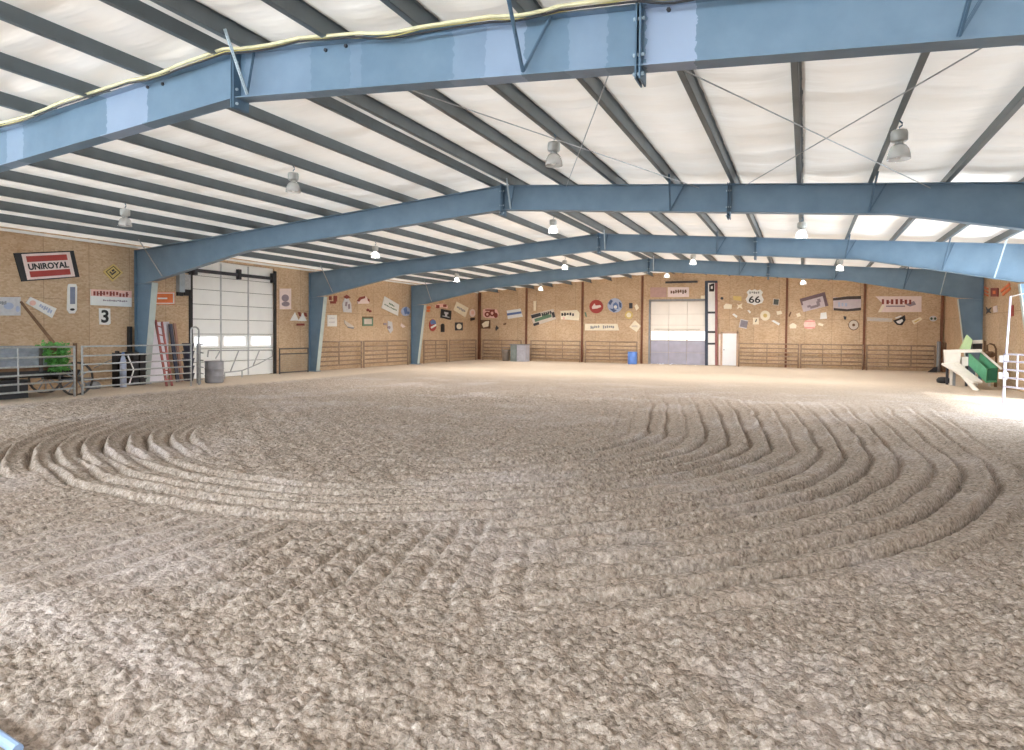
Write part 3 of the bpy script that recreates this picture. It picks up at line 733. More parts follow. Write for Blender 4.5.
def text(w, s, q, m, parent, t0=.03, t1=.036, bold=.0, name='lettering', squeeze=True):
    cu = bpy.data.curves.new('t', 'FONT'); cu.body = s; cu.offset = bold; cu.extrude = .5; cu.resolution_u = 3
    o = bpy.data.objects.new('t', cu); COL.objects.link(o)
    dg = bpy.context.evaluated_depsgraph_get(); ev = o.evaluated_get(dg); tm = ev.to_mesh()
    vs = [v.co.copy() for v in tm.vertices]; fs = [tuple(p.vertices) for p in tm.polygons]; ev.to_mesh_clear()
    bpy.data.objects.remove(o); bpy.data.curves.remove(cu)
    x0, x1 = min(v.x for v in vs), max(v.x for v in vs); y0, y1 = min(v.y for v in vs), max(v.y for v in vs)
    mb = MB(); out = []
    for v in vs:
        p = sub(q, (v.x - x0) / (x1 - x0), 1 - (v.y - y0) / (y1 - y0), 1, 1)[0]
        out.append(onwall(w, p[0], p[1], t1 if v.z > 0 else t0))
    mb.add(out, fs); return obj(name, mb, m, parent)
def marks(w, q, n, m, parent, seed=0, name='lettering', fill=.62, lo=.55):
    """worn lettering too small to read: a row of uneven strokes"""
    rnd = random.Random(seed); ps = []
    for i in range(n):
        a = i / n; hgt = lo + (1 - lo) * rnd.random(); o = (1 - hgt) * rnd.random()
        ps.append(sub(q, a + .04 / n, o, a + fill / n + .1 * rnd.random() / n, o + hgt))
        if rnd.random() < .55: ps.append(sub(q, a + .04 / n, o + hgt * .4, a + .95 / n, o + hgt * .62))
    return plate(name, w, ps, m, parent, .03, .036)
def sign(w, pts, m, label, name='wall_sign', cat='sign', grp=None, t1=.03):
    o = plate(name, w, pts, m, None, .004, t1); return tag(o, label, cat, grp)

# ---- left wall, near bay
s = sign('L', [(13, 253.2), (73, 250.6), (79, 277), (21, 281.6)], BLACK, 'black slanted wall sign reading UNIROYAL between two red stripes')
q = [(20.6, 254.2), (69, 252.0), (74.4, 276.4), (26.6, 280)]
plate('sign_face', 'L', q, PINKW, s, .03, .034)
plate('red_stripe', 'L', sub(q, .08, .09, .92, .32), RED, s, .034, .038); plate('red_stripe', 'L', sub(q, .08, .68, .92, .91), RED, s, .034, .038)
text('L', 'UNIROYAL', sub(q, .08, .38, .92, .63), BLACK, s, .034, .04, .03)
s = sign('L', rect(-6, 297, 20, 315.5), GREYW, 'pale grey wall sign at the left edge under the UNIROYAL sign'); plate('blotch', 'L', [ell(8, 306, 5, 3.4), ell(17, 309, 2, 3)], PALEB, s, .03, .035); marks('L', rect(-4, 301, 6, 305), 6, GREY, s, 3)
q = [(30, 297), (56, 308.5), (51.5, 318), (25.4, 303)]
s = sign('L', q, WHITE, 'white tilted wall sign with a faded red spot, left of the thermometer'); plate('red_spot', 'L', ell(32, 303, 3.2, 2.6), LPINK, s, .03, .035); marks('L', sub(q, .42, .25, .92, .75), 6, PALEB, s, 4)
s = sign('L', [(68, 284), (75.5, 284), (76.5, 287), (76.2, 310), (74, 313.5), (69, 313.5), (66.6, 310), (67, 287)], WHITE, 'narrow upright white thermometer on the wall under the UNIROYAL sign', 'wall_thermometer', 'thermometer'); plate('scale', 'L', rect(69.4, 287, 74.4, 304), mat('grey blue scale', (128, 136, 158), .6), s, .03, .035); plate('bulb_mark', 'L', ell(71.6, 309.5, 2.4, 1.2), BLACK, s, .03, .035)
q = [(113, 264), (122.3, 272.6), (112, 281.6), (102.6, 271.4)]
s = sign('L', q, YEL, 'faded yellow diamond road sign left of the near blue column'); plate('border', 'L', [sub(q, .12, .12, .88, .17), sub(q, .12, .83, .88, .88), sub(q, .12, .12, .17, .88), sub(q, .83, .12, .88, .88)], BLACK, s, .03, .034); plate('symbol', 'L', [sub(q, .3, .3, .45, .5), sub(q, .52, .3, .62, .72), sub(q, .3, .6, .5, .7)], DARK, s, .03, .035)
q = [(90, 289.2), (131, 291), (131, 307), (90, 305)]
s = sign('L', q, WHITE, 'long white wall sign with a pink top band and red lettering, above the number 3'); plate('pink_band', 'L', sub(q, .0, .0, 1, .42), LPINK, s, .03, .033); marks('L', sub(q, .06, .08, .93, .4), 11, DRED, s, 5); marks('L', sub(q, .3, .6, .9, .72), 12, PURG, s, 6)
q = rect(98.2, 308.2, 110, 324.5)
s = sign('L', [(98.6, 308.2), (109.6, 308.6), (110, 323.5), (108, 325), (99, 324.4)], WHITE, 'small white number plate reading 3'); text('L', '3', sub(q, .2, .1, .82, .9), BLACK, s, .03, .036, .03)
# between near column and overhead door
q = rect(155, 292, 174.2, 304.4)
s = sign('L', q, ORANGE, 'orange wall sign with a white outline just right of the near column'); plate('outline', 'L', [sub(q, .02, .05, .98, .13), sub(q, .02, .87, .98, .95), sub(q, .9, .05, .97, .95), sub(q, .1, .45, .6, .58)], WHITE, s, .03, .035)
t = thing('electric_box', 'grey electrical boxes on the wall left of the white overhead door', 'electric box', tuple(LW(182, 292)))
mb = MB(); a = LW(176.2, 292); bq = LW(188.6, 275); mb.box((XL, a.y, a.z), (XL + .16, a.y + (bq.y - a.y) * .42, bq.z + .05)); obj('breaker_box', mb, mat('grey enamel box', (160, 170, 178), .4), t)
mb = MB(); mb.box((XL, a.y + (bq.y - a.y) * .5, a.z + .1), (XL + .12, bq.y - .02, bq.z)); obj('switch_box', mb, GALV, t)
mb = MB(); mb.box((XL, a.y - .02, bq.z + .05), (XL + .05, bq.y, bq.z + .12)); mb.box((XL, a.y, a.z - .12), (XL + .08, a.y + .2, a.z)); mb.box((XL, bq.y - .2, a.z - .1), (XL + .08, bq.y - .05, a.z + .1)); obj('conduit', mb, BLACK, t)
# right of overhead door
q = rect(279.4, 288.6, 290.6, 309.2)
s = sign('L', q, PINKW, 'pinkish white poster with a grey picture, right of the white overhead door', 'wall_poster', 'poster'); plate('picture', 'L', [ell(284.6, 298, 3.6, 3.6), ell(285, 304, 4, 2.4)], PURG, s, .03, .034)
s = sign('L', [[(289.8, 320.6), (294.6, 312.4), (298.2, 320.6)], [(298, 321), (302.4, 313), (306.2, 321)]], WHITE, 'white twin peaked sign with brown marks left of the third frame column'); plate('brown_mark', 'L', [[(297.6, 312), (300, 312.4), (300.6, 316.5), (299, 316)], [(303.6, 312.4), (306, 313), (306.6, 317), (304.4, 316)], rect(296.5, 323.5, 304, 325.6)], DRED, s, .004, .034)
# ---- bay between third and last frame
s = sign('L', [rect(328.8, 296.2, 331.2, 300), rect(330, 301.2, 335.6, 303.6), rect(333.4, 295.8, 336.6, 301.6)], DRED, 'broken dark red sign pieces beside the third frame column')
s = sign('L', [(346, 294.6), (350.6, 303.5), (351.2, 312.6), (343, 312), (342, 304)], GREYW, 'white badge shaped sign with dark marks, below a brown cap'); plate('cap_mark', 'L', [(342.5, 297), (346, 294.6), (350.2, 297.5), (346, 299)], DRED, s, .03, .035); plate('symbol', 'L', [[(345, 302), (347, 301.6), (346.2, 306.4), (344.4, 306)], [(347.4, 304.4), (349.4, 303.8), (349.6, 308.8), (347.8, 309)]], PURG, s, .03, .035)
s = sign('L', [(357, 301.6), (360, 297.5), (365, 296.4), (368.8, 299.4), (368.6, 303.6), (357.2, 303.8)], PINKW, 'arched white sign with a red brown rim'); plate('rim', 'L', [[(356.8, 301), (359.6, 297.2), (364.6, 296), (364.6, 298.2), (360.6, 299.4), (358.6, 301.8)], [(366.6, 298), (369, 299.4), (369, 302), (367.4, 301)]], DRED, s, .004, .036)
s = sign('L', [ell(367.6, 310, 1.2, 1.4, 10), ell(370, 311.2, 1.2, 1.2, 10)], DRED, 'two tiny red brown discs above the framed green sign', 'wall_discs', 'wall decoration')
s = sign('L', rect(327, 315, 336.4, 326.4), WHITE, 'plain white paper notice beside the third frame column', 'wall_notice', 'notice'); marks('L', rect(328.6, 317.5, 334.6, 319), 5, GREYW, s, 8); marks('L', rect(328.6, 321.5, 334.6, 323), 5, GREYW, s, 9)
s = sign('L', [(343.8, 320), (353.6, 326.6), (353, 328.8), (347, 326.8), (344, 323)], FADE, 'faded grey slanting plank sign left of the framed green sign'); plate('edge', 'L', [(347.4, 326.6), (353.4, 327.4), (353, 329), (347.6, 327.6)], GREY, s, .004, .036)
q = rect(362.2, 316.6, 372.6, 326)
s = sign('L', q, GREEN, 'small framed grey green wall sign'); plate('sign_face', 'L', sub(q, .14, .24, .86, .8), FADE, s, .03, .035); plate('top_edge', 'L', sub(q, 0, 0, 1, .12), BROWN, s, .03, .036)
q = [(384.2, 296.2), (398.8, 304.8), (397.6, 315.8), (381.2, 308)]
s = sign('L', q, WHITE, 'large tilted white sign with green lettering on the left wall'); marks('L', sub(q, .35, .26, .72, .44), 4, GREEN, s, 11); marks('L', sub(q, .1, .55, .9, .68), 10, GREEN, s, 12)
s = sign('L', ell(405.4, 311.4, 4.6, 4.6), PALEB, 'round pale blue sign beside the last left column'); plate('emblem', 'L', [[(403, 309), (406, 306.6), (407, 313), (404.4, 314.6)], ell(407.6, 313, 1.4, 1.6, 10)], BLUEP, s, .03, .036)
s = sign('L', [(387.6, 320.8), (391.6, 322), (392.6, 330), (390, 333.4), (387.4, 329)], GREYW, 'white arrowhead shaped sign under the large tilted white sign'); plate('symbol', 'L', [rect(383.4, 323, 386, 325), ell(388.6, 327.4, 1.4, 1.6, 10)], PURG, s, .004, .036)
s = sign('L', [(401, 323.4), (405.2, 326.6), (402.6, 327.8), (400.6, 326)], PINKW, 'tiny pale triangular sign near the last left column')
# ---- last bay, left wall
s = sign('L', [(434.6, 305.4), (438, 304), (443, 303.6), (447.4, 306), (447, 308.6), (441, 307), (436, 308.4)], LPINK, 'washed red arched sign high beside the last left column'); plate('red_mark', 'L', [rect(435.6, 305, 439, 308.2), rect(442.6, 304.4, 446, 307)], DRED, s, .004, .036)
s = sign('L', [ell(428.4, 307.6, 2, 1.6, 12), ell(428, 310.8, 1.8, 1.4, 12)], ORANGE, 'small orange mark beside the last left column')
q = [(440.8, 309), (451.2, 310.8), (450.4, 320), (440.2, 317.6)]
s = sign('L', q, BLACK, 'black rectangular sign with a pale emblem on the left wall'); plate('emblem', 'L', [sub(q, .3, .25, .7, .45), sub(q, .4, .45, .6, .7), sub(q, .15, .72, .85, .8)], GREYW, s, .03, .036)
s = sign('L', ell(432.4, 325.2, 3.6, 6), RED, 'oval red and blue sign beside the last left column'); plate('blue_top', 'L', [(429.6, 321.6), (432, 319.4), (435, 320.6), (435.8, 324), (430.4, 324.4)], BLUEP, s, .03, .034); plate('white_band', 'L', [(430, 327), (435.6, 323.8), (435.8, 325.8), (431, 328.6)], WHITE, s, .03, .037)
s = sign('L', [ell(442.4, 326, 1.9, 2.4, 12), rect(440.6, 327.4, 444.2, 332)], BLACK, 'small black bottle shaped sign under the black rectangular sign')
q = [(456.4, 301.6), (468.2, 308), (465, 317.4), (453.2, 310)]
s = sign('L', q, CREAM, 'tilted cream sign with grey lettering near the far left corner'); marks('L', sub(q, .15, .35, .85, .65), 7, GREY, s, 14)
q = rect(454.8, 322.4, 462.4, 330.4)
s = sign('L', q, DARK, 'small dark square sign with a pale centre near the far left corner'); plate('centre', 'L', ell(458.6, 326.4, 2.6, 2.8), CREAM, s, .03, .036)
s = sign('L', ell(472.2, 313, 2.8, 4), PINKW, 'pale round sign with a dark lower mark in the far left corner'); plate('centre', 'L', ell(472.2, 312.6, 1.4, 2), LPINK, s, .03, .035); plate('dark_mark', 'L', [(470.2, 318), (474.4, 317.6), (474.2, 320), (470.4, 320.8)], BLACK, s, .004, .035)
# ---- end wall
s = sign('F', [(483, 309.4), (488, 308.4), (497, 309.6), (498.8, 314), (497, 318), (486, 318), (483, 316)], LPINK, 'oval red brown sign in the far left corner of the end wall'); plate('ring', 'F', [ell(487.6, 314.4, 2.8, 2.8, 14), ell(492.4, 313, 3, 3.4, 14), ell(496, 315.4, 2, 2.6, 12), rect(485.6, 309.4, 495, 310.8)], DRED, s, .03, .034); plate('centre', 'F', [ell(487.6, 314.4, 1.2, 1.3, 10), ell(492.4, 313.2, 1.3, 1.6, 10)], LPINK, s, .034, .04)
q = rect(480.6, 320, 490.4, 328.6)
s = sign('F', q, BROWN, 'small brown framed sign with a white centre in the far left corner'); plate('sign_face', 'F', [(482, 324), (485.6, 321.4), (489.4, 321), (488.6, 326.4), (483.6, 327.6)], CREAM, s, .03, .036)
s = sign('F', [(496.6, 325.4), (499, 328), (496, 331), (495.4, 328.6)], DARK, 'tiny dark arrow sign on the end wall near the left corner')
s = sign('F', [(503.4, 323.6), (506.4, 322.8), (506.2, 324.6), (503.6, 325)], BROWN, 'tiny brown bar sign under the striped white and blue sign')
q = [(506.8, 310.6), (520.6, 308.6), (522.8, 316.6), (508, 319)]
s = sign('F', q, WHITE, 'white and blue striped sign on the end wall, left side'); plate('blue_stripe', 'F', sub(q, 0, .34, 1, .6), BLUEP, s, .03, .035)
q = [(531, 314.6), (553.6, 308.8), (556, 319), (534, 326.2)]
s = sign('F', q, FADE, 'large tilted grey green sign with dark end blocks on the end wall'); plate('dark_block', 'F', [sub(q, 0, .05, .42, .34), sub(q, 0, .78, .25, 1), sub(q, .88, .3, 1, .8)], DARK, s, .03, .036); plate('green_band', 'F', [sub(q, .45, .25, .75, .5), sub(q, .1, .42, .85, .7)], GREEN, s, .03, .035); marks('F', sub(q, .45, .1, .9, .4), 5, DARK, s, 15)
s = sign('F', [(533.6, 301), (536.4, 301), (536, 310.6), (533.8, 310.6)], CREAM, 'narrow upright cream sign above the tilted grey green one')
q = [(560.6, 311), (577, 310), (579.6, 313), (579, 320.4), (561, 319.4)]
s = sign('F', q, CREAM, 'cream sign with bold dark letters left of the round red sign'); marks('F', rect(561.4, 312.4, 575, 316), 5, BLACK, s, 17); plate('mark', 'F', rect(563, 317, 565, 319.4), LPINK, s, .03, .035)
s = sign('F', ell(596.4, 306.6, 6.9, 6.8), RED, 'round red sign high on the end wall'); plate('script', 'F', [[(592, 307), (594.6, 303.4), (596, 305.6), (600.6, 305), (601.4, 307), (597, 308.6), (592.4, 309)]], PINKW, s, .03, .036)
s = sign('F', ell(615, 305.4, 7.4, 7.2), PALEB, 'round blue and white sign high on the end wall, right of the red one'); plate('blue_ring', 'F', [[(608.4, 303), (611, 299.4), (613, 301), (610.4, 305.4)], [(609.4, 308.4), (613.6, 309), (617, 310.4), (614, 312.4)], [(619, 301.4), (621.6, 303.4), (621.6, 308), (619.4, 307)]], mat('navy sign blue', (74, 92, 134), .5), s, .03, .036); plate('star', 'F', [(613, 309), (613.4, 304), (616, 302), (618.4, 304.6), (618.6, 309)], BLUEP, s, .03, .036); plate('star', 'F', ell(615.6, 307, 1.7, 1.7, 12), WHITE, s, .036, .04)
s = sign('F', rect(629.2, 303, 632.6, 308.4), DARK, 'tiny dark sign right of the round blue one')
s = sign('F', [(634.6, 306), (637, 304), (639, 308), (636.4, 310.6)], CREAM, 'tiny cream kite shaped sign right of the round blue one')
s = sign('F', ell(629, 315, 4, 4), YEL, 'small round pale yellow sign on the end wall'); plate('centre', 'F', ell(629, 315, 2.4, 2.4), CREAM, s, .03, .035)
s = sign('F', [(635, 320.4), (641, 326), (636.6, 332), (629.4, 327)], CREAM, 'cream diamond sign left of the far overhead door'); marks('F', rect(632, 325, 638, 327.4), 4, FADE, s, 18)
q = [(585, 323.8), (617.4, 323.8), (619.2, 330.4), (585, 330.4)]
s = sign('F', q, CREAM, 'long cream sign with grey lettering under the round signs'); marks('F', rect(590.6, 325.4, 600, 329), 5, GREY, s, 19); marks('F', rect(603, 325.4, 614.6, 328.6), 6, GREY, s, 20)
s = sign('F', [(584.6, 312), (586, 312.4), (587.2, 317), (585.6, 316.6)], GREEN, 'tiny green sign by the second batten left of the round red sign')
q = rect(667.8, 287.2, 689, 297)
s = sign('F', q, PINKW, 'white sign with worn lettering above the far overhead door'); marks('F', rect(670.6, 289.6, 687, 294), 7, BROWN, s, 21)
s = sign('F', rect(650.4, 287.4, 666.6, 297.2), mat('dusty rose panel', (190, 156, 148), .7, var=.08), 'dusty rose panel above the far overhead door, left of its sign')
s = sign('F', rect(701, 295.6, 706, 299), CREAM, 'tiny cream sign above the right end of the far overhead door')
# tall narrow strip beside far door
q = rect(705.4, 281, 717.4, 365)
t = sign('F', q, WHITE, 'tall narrow white strip in a dark frame right of the far overhead door', 'wall_strip', 'wall strip', t1=.08)
plate('dark_frame', 'F', [rect(705.2, 281, 708.2, 365.4), rect(708, 280.8, 717.6, 283)], mat('blue black frame', (58, 66, 84), .6), t, .004, .1)
plate('red_frame', 'F', [rect(715.2, 283, 717.6, 365.4)], mat('dull red frame', (150, 96, 96), .6), t, .004, .1)
plate('cross_bar', 'F', [rect(708, 311.6, 715.4, 313.6), rect(708, 331, 715.4, 333), rect(708, 342.8, 715.4, 344.6)], DARK, t, .08, .1)
plate('emblem', 'F', [rect(709.4, 284.6, 711, 290), [(711, 284), (714.6, 283.4), (714.6, 290), (713, 290), (713, 286), (711, 286.4)], rect(709.4, 289, 714.4, 291.6)], BLACK, t, .08, .1)
s = sign('F', rect(718.6, 334, 721, 365), PINKW, 'narrow pinkish post strip left of the white door', 'wall_strip', 'wall strip'); plate('dark_mark', 'F', [rect(718.6, 340, 721, 346)], CREAM, s, .03, .05)
# right part of end wall
sh = [(746.6, 292.2), (749.4, 289.4), (752, 290.4), (754.8, 289.2), (757.6, 290.4), (760.2, 289.4), (763, 292.2), (761.6, 295), (763.8, 299.4), (762.2, 303), (758, 304), (754.8, 305.4), (751.4, 304), (747.4, 303), (745.8, 299.4), (748, 295)]
s = sign('F', sh, WHITE, 'white shield shaped road sign reading 66'); text('F', '66', rect(748.8, 296, 760.4, 303), BLACK, s, .03, .036, .02); marks('F', rect(749.4, 291.6, 760, 293.8), 5, GREY, s, 22, name='lettering')
q = [(773.2, 298.4), (779.8, 299), (779, 305.6), (772.6, 305)]
s = sign('F', q, FADE, 'small dark square sign right of the 66 shield'); plate('sign_face', 'F', sub(q, .12, .1, .88, .9), mat('green black face', (84, 88, 84), .6), s, .03, .036)
q = [(740.6, 319), (748.2, 320.6), (746.6, 328.8), (738.8, 327.2)]
s = sign('F', q, mat('purple grey board', (136, 130, 138), .7), 'tilted grey square board above the white door'); plate('border', 'F', [sub(q, 0, 0, 1, .1), sub(q, 0, .9, 1, 1), sub(q, 0, 0, .1, 1)], GREYW, s, .03, .036)
s = sign('F', ell(765.2, 315.6, 5, 5), CREAM, 'round cream plate sign below the 66 shield'); plate('centre', 'F', ell(765.2, 315.6, 2, 2), YEL, s, .03, .036)
for pts, m, lab in (
    (ell(722, 298.4, 1.5, 1.4, 12), DARK, 'tiny dark round sign right of the tall white strip'),
    ([(733, 296), (741.6, 296.6), (741.4, 301), (733.4, 300)], YEL, 'small pale yellow sign left of the 66 shield'),
    ([(723.6, 306), (726, 303.6), (732, 304.6), (731.6, 309), (724, 308.8)], CREAM, 'small cream arched sign left of the pale cross sign'),
    ([(736.8, 304), (739, 305), (742.6, 303.2), (741.4, 306), (742.8, 309), (739.6, 307.6), (737, 309.2), (738, 306)], CREAM, 'small pale cross shaped sign under the pale yellow one'),
    ([(732.2, 314.6), (734, 313.4), (737.6, 316), (736.4, 318)], WHITE, 'small white lozenge sign above the tilted grey board'),
    ([(747.4, 310.6), (749, 309.8), (751, 312), (749.8, 313.6)], WHITE, 'tiny white tag under the 66 shield'),
    ([(776.4, 311.4), (781, 310.6), (782.4, 313.8), (777.2, 315)], CREAM, 'small cream sign between the round plate and the batten'),
    ([(771.4, 321), (773.6, 320), (780, 323.4), (778.8, 325.4)], WHITE, 'small white slanted bar sign right of the round plate'),
    ([(790.4, 311.6), (791.6, 312.2), (789.8, 316.8), (788.4, 316.2)], BROWN, 'tiny brown slash sign right of the batten'),
    ([(796, 314), (799.6, 312.6), (801, 316), (797.4, 317.2)], CREAM, 'small cream tag under the purple grey sign'),
    ([(789.4, 325), (793, 322.8), (796.6, 325), (796, 328.4), (790, 328.4)], CREAM, 'small cream house shaped sign left of the faint pink oval'),
    ([(820.6, 313), (826.4, 312.2), (827, 318.6), (820, 319.2)], WHITE, 'small white square sign right of the faint pink oval'),
    ([(818.6, 322.6), (823.6, 324.2), (822.8, 326.4), (818, 325)], CREAM, 'small cream slanted tag right of the faint pink oval'),
    ([(843.4, 316), (846.6, 316.6), (846, 319.6), (844, 319.4)], DARK, 'tiny dark sign above the round wheel sign')):
    sign('F', pts, m, lab)
s = sign('F', rect(753, 317.6, 758.8, 324.4), CREAM, 'small cream sign with a dark stroke below the 66 shield'); plate('stroke', 'F', [(755, 321.8), (756.4, 319), (757.2, 319.4), (755.8, 322.4)], DARK, s, .03, .036)
q = [(799.6, 299), (824.8, 292), (828.4, 305.8), (803.4, 312)]
s = sign('F', q, PURL, 'large tilted purple grey sign with a dark top band'); plate('top_band', 'F', [sub(q, 0, 0, 1, .24), sub(q, .88, .2, 1, 1), sub(q, 0, .2, .07, .5)], mat('plum band', (120, 100, 108), .6), s, .03, .035); plate('curve', 'F', [sub(q, .2, .62, .34, .78), sub(q, .3, .72, .62, .9), sub(q, .58, .5, .7, .85), sub(q, .64, .35, .76, .6)], PURG, s, .03, .036)
q = rect(833.2, 297.4, 861, 310.2)
s = sign('F', q, PURL, 'wide white sign with black bands along its top and bottom'); plate('black_band', 'F', [[(833, 298.2), (847, 296.4), (861, 296), (861, 299), (847, 299.4), (833, 300.6)], [(833.6, 308), (847, 309.2), (861, 307.6), (861, 310.4), (847, 311.4), (833.6, 310.4)]], mat('brown black band', (72, 62, 58), .6), s, .03, .036); marks('F', rect(838, 301.6, 848, 307), 3, PALEB, s, 24)
s = sign('F', ell(809.8, 324.4, 6, 4.8), mat('faint pink', (246, 206, 196), .7), 'faint pink oval sign on the right half of the end wall'); plate('pink_bar', 'F', [rect(804.8, 320.6, 815, 322), rect(804.4, 327, 815, 328.4)], mat('rose bar', (232, 160, 152), .7), s, .03, .035)
s = sign('F', ell(853.6, 325, 5.4, 5.2), FADE, 'round wheel shaped sign with a brown rim on the end wall')
mb = MB(); mb.tube([onwall('F', x, y, .03) for x, y in ell(853.6, 325, 5, 4.9, 24)], .02, 6, True); obj('rim', mb, BROWN, s); plate('hub', 'F', ell(853.6, 325, 1.5, 1.4, 12), BROWN, s, .03, .05)
q = [(875.4, 296.4), (921.4, 296.2), (921.4, 312), (878, 312.2), (882.6, 303.4)]
s = sign('F', q, PINKW, 'long pale banner sign with a notched left end and dark red lettering'); marks('F', rect(881.6, 299.2, 913.4, 304.4), 7, DRED, s, 26, fill=.5, lo=.8); plate('underline', 'F', [rect(886, 305.6, 905, 306.8), [(905, 304.6), (914, 301), (916, 304.6), (910, 306.6)]], PURG, s, .03, .035); plate('tail', 'F', [(878, 312.2), (882.8, 304.6), (884.6, 305.6), (881, 312.2)], CREAM, s, .03, .036)
s = sign('F', [(866.6, 317), (892.4, 318.4), (891.6, 322), (867, 321)], FADE, 'long faded grey sign under the notched banner'); marks('F', rect(870, 318.4, 888, 320.6), 10, GREYW, s, 27)
s = sign('F', [(892.8, 320.6), (899, 318.4), (904.8, 315), (905.6, 320), (902, 325.4), (897, 324.8)], BLACK, 'black and white eagle wing shaped sign under the notched banner'); plate('white_mark', 'F', [[(896, 321.4), (902, 319), (903, 321), (900, 323.8), (897.6, 323.2)], [(895, 317.6), (901, 315.4), (901.6, 316.6), (896, 318.8)]], WHITE, s, .004, .036)
s = sign('F', [(911.6, 320.8), (920, 317), (922.6, 319.2), (914, 324.6)], CREAM, 'small tilted cream ticket shaped sign right of the eagle sign'); plate('stroke', 'F', [(914, 321.6), (919, 319.2), (919.6, 320), (914.8, 322.6)], YEL, s, .03, .036)
s = sign('F', ell(933.2, 318.6, 3.8, 2.8), GREYW, 'small pale oval sign with a dark green centre near the right corner'); plate('centre', 'F', [ell(931.4, 318.6, 1.3, 1.4, 10), ell(935, 318.6, 1.3, 1.4, 10)], mat('bottle green', (64, 84, 66), .6), s, .03, .036)
s = sign('F', [(948, 303.6), (950.4, 303), (950.2, 307), (949, 309)], BROWN, 'small brown hook shaped sign beside the far right column', 'wall_sign')
s = sign('F', [(951, 318), (952.6, 319), (951.8, 323.6), (948.4, 325.6), (948, 324), (950.4, 322)], BROWN, 'brown horseshoe shaped curve beside the far right column', 'wall_horseshoe', 'horseshoe')
# ---- right wall between the last two columns
for pts, m, lab in (
    ([[(981.4, 284.6), (988.6, 288), (988.6, 289.6), (981.4, 286.4)], [(981.4, 288), (988.6, 291.4), (988.6, 293), (981.4, 289.8)], [(981.4, 291.4), (988.6, 294.8), (988.6, 296.4), (981.4, 293.2)]], ORANGE, 'orange striped sign on the right wall by the far column'),
    ([[(1001.4, 290.4), (1009.6, 283), (1010.8, 284.8), (1002, 292.6)], [(1003, 293.6), (1010.6, 287), (1011, 289.6), (1003.4, 296)]], ORANGE, 'slanting orange bars sign on the right wall'),
    ([(986.6, 307), (988.4, 309.4), (991.8, 307.4), (989.6, 310.8), (991.8, 313), (988.6, 312.2), (986.8, 313.8), (987.6, 310.4)], DARK, 'small dark cross shaped sign on the right wall'),
    ([(994, 306.6), (997.4, 305.6), (998, 312), (994.4, 312.6)], PINKW, 'small pale sign beside the dark cross sign on the right wall'),
    ([(1011.4, 306), (1014, 305), (1014, 316), (1012, 316.6)], RED, 'small red sign on the right wall by the near column')):
    sign('R', pts, m, lab)
q = rect(991.6, 288, 998.8, 296.6)
s = sign('R', q, DRED, 'dark red square sign with a pale centre on the right wall'); plate('centre', 'R', sub(q, .3, .3, .7, .7), ORANGE, s, .03, .036)

# ------------------------------------------------------------------ left side: wagon and things along the wall
IRON = mat('dark iron', (86, 82, 80), .6, .3)
wag = thing('farm_wagon', 'old weathered blue grey farm wagon parked behind the near left fence', 'wagon', (-16.95, 8.6, 0))
mb = MB(); y0, y1 = 5.6, 10.1
for i in range(3): mb.box((-16.42, y0, .72 + .165 * i), (-16.38, y1, .72 + .165 * i + .155)); mb.box((-17.52, y0, .72 + .165 * i), (-17.48, y1, .72 + .165 * i + .155))
body = obj('side_board', mb, SLATE, wag)
mb = MB(); mb.box((-17.5, y1 - .04, .72), (-16.4, y1, 1.2)); mb.box((-17.5, y0, .72), (-16.4, y0 + .04, 1.2)); obj('end_board', mb, SLATE, wag)
mb = MB(); mb.box((-17.5, y0, .64), (-16.4, y1, .72)); obj('bed', mb, BROWN, wag)
for y in (6.0, 7.2, 8.4, 9.6): mb = MB(); mb.box((-16.38, y, .62), (-16.34, y + .07, 1.22)); obj('side_stake', mb, IRON, wag)
mb = MB(); mb.bar((-16.95, 5.4, .52), (-16.95, 10.9, .52), .1, .14); mb.bar((-17.45, 5.7, .58), (-17.45, 10.2, .58), .08, .12); mb.bar((-16.45, 5.7, .58), (-16.45, 10.2, .58), .08, .12); obj('chassis_beam', mb, BLACK, wag)
def wheel(cx, cy, R, nm='wheel'):
    mb = MB(); ring = [(cx, cy + R * math.cos(2 * math.pi * i / 28), R + R * math.sin(2 * math.pi * i / 28)) for i in range(28)]
    mb.tube(ring, .028, 6, True); w = obj(nm, mb, IRON, wag)
    mb = MB(); mb.tube([(cx - .1, cy, R), (cx + .1, cy, R)], .06, 10); obj('hub', mb, IRON, w)
    mb = MB()
    for i in range(12):
        a = 2 * math.pi * i / 12; mb.tube([(cx, cy, R), (cx, cy + R * math.cos(a), R + R * math.sin(a))], .014, 6)
    obj('spokes', mb, SLATE, w)
wheel(-16.35, 10.45, .4); wheel(-17.55, 10.45, .4); wheel(-16.35, 6.3, .45); wheel(-17.55, 6.3, .45)
mb = MB(); mb.bar((-17.6, 10.45, .4), (-16.3, 10.45, .4), .08); mb.bar((-17.6, 6.3, .45), (-16.3, 6.3, .45), .08); obj('axle', mb, BLACK, wag)
# black box added to darken the space under the wagon; trunk inside
mb = MB(); mb.box((-17.3, 6.8, 0), (-16.62, 9.5, .39)); mb.box((-17.32, 6.78, .39), (-16.6, 9.52, .43)); tag(obj('dark_filler', mb, BLACK), 'low black filler box on the ground under the old wagon', 'crate')
mb = MB(); mb.hexa([(-16.85, 8.2, .725), (-16.7, 8.2, .725), (-16.7, 8.2, 1.2), (-16.85, 8.2, 1.2)], [(-16.85, 9.2, .725), (-16.7, 9.2, .725), (-16.7, 9.2, 1.1), (-16.85, 9.2, 1.1)]); tag(obj('metal_trunk', mb, mat('steel blue trunk', (112, 126, 150), .5)), 'steel blue trunk lying in the old wagon', 'trunk')
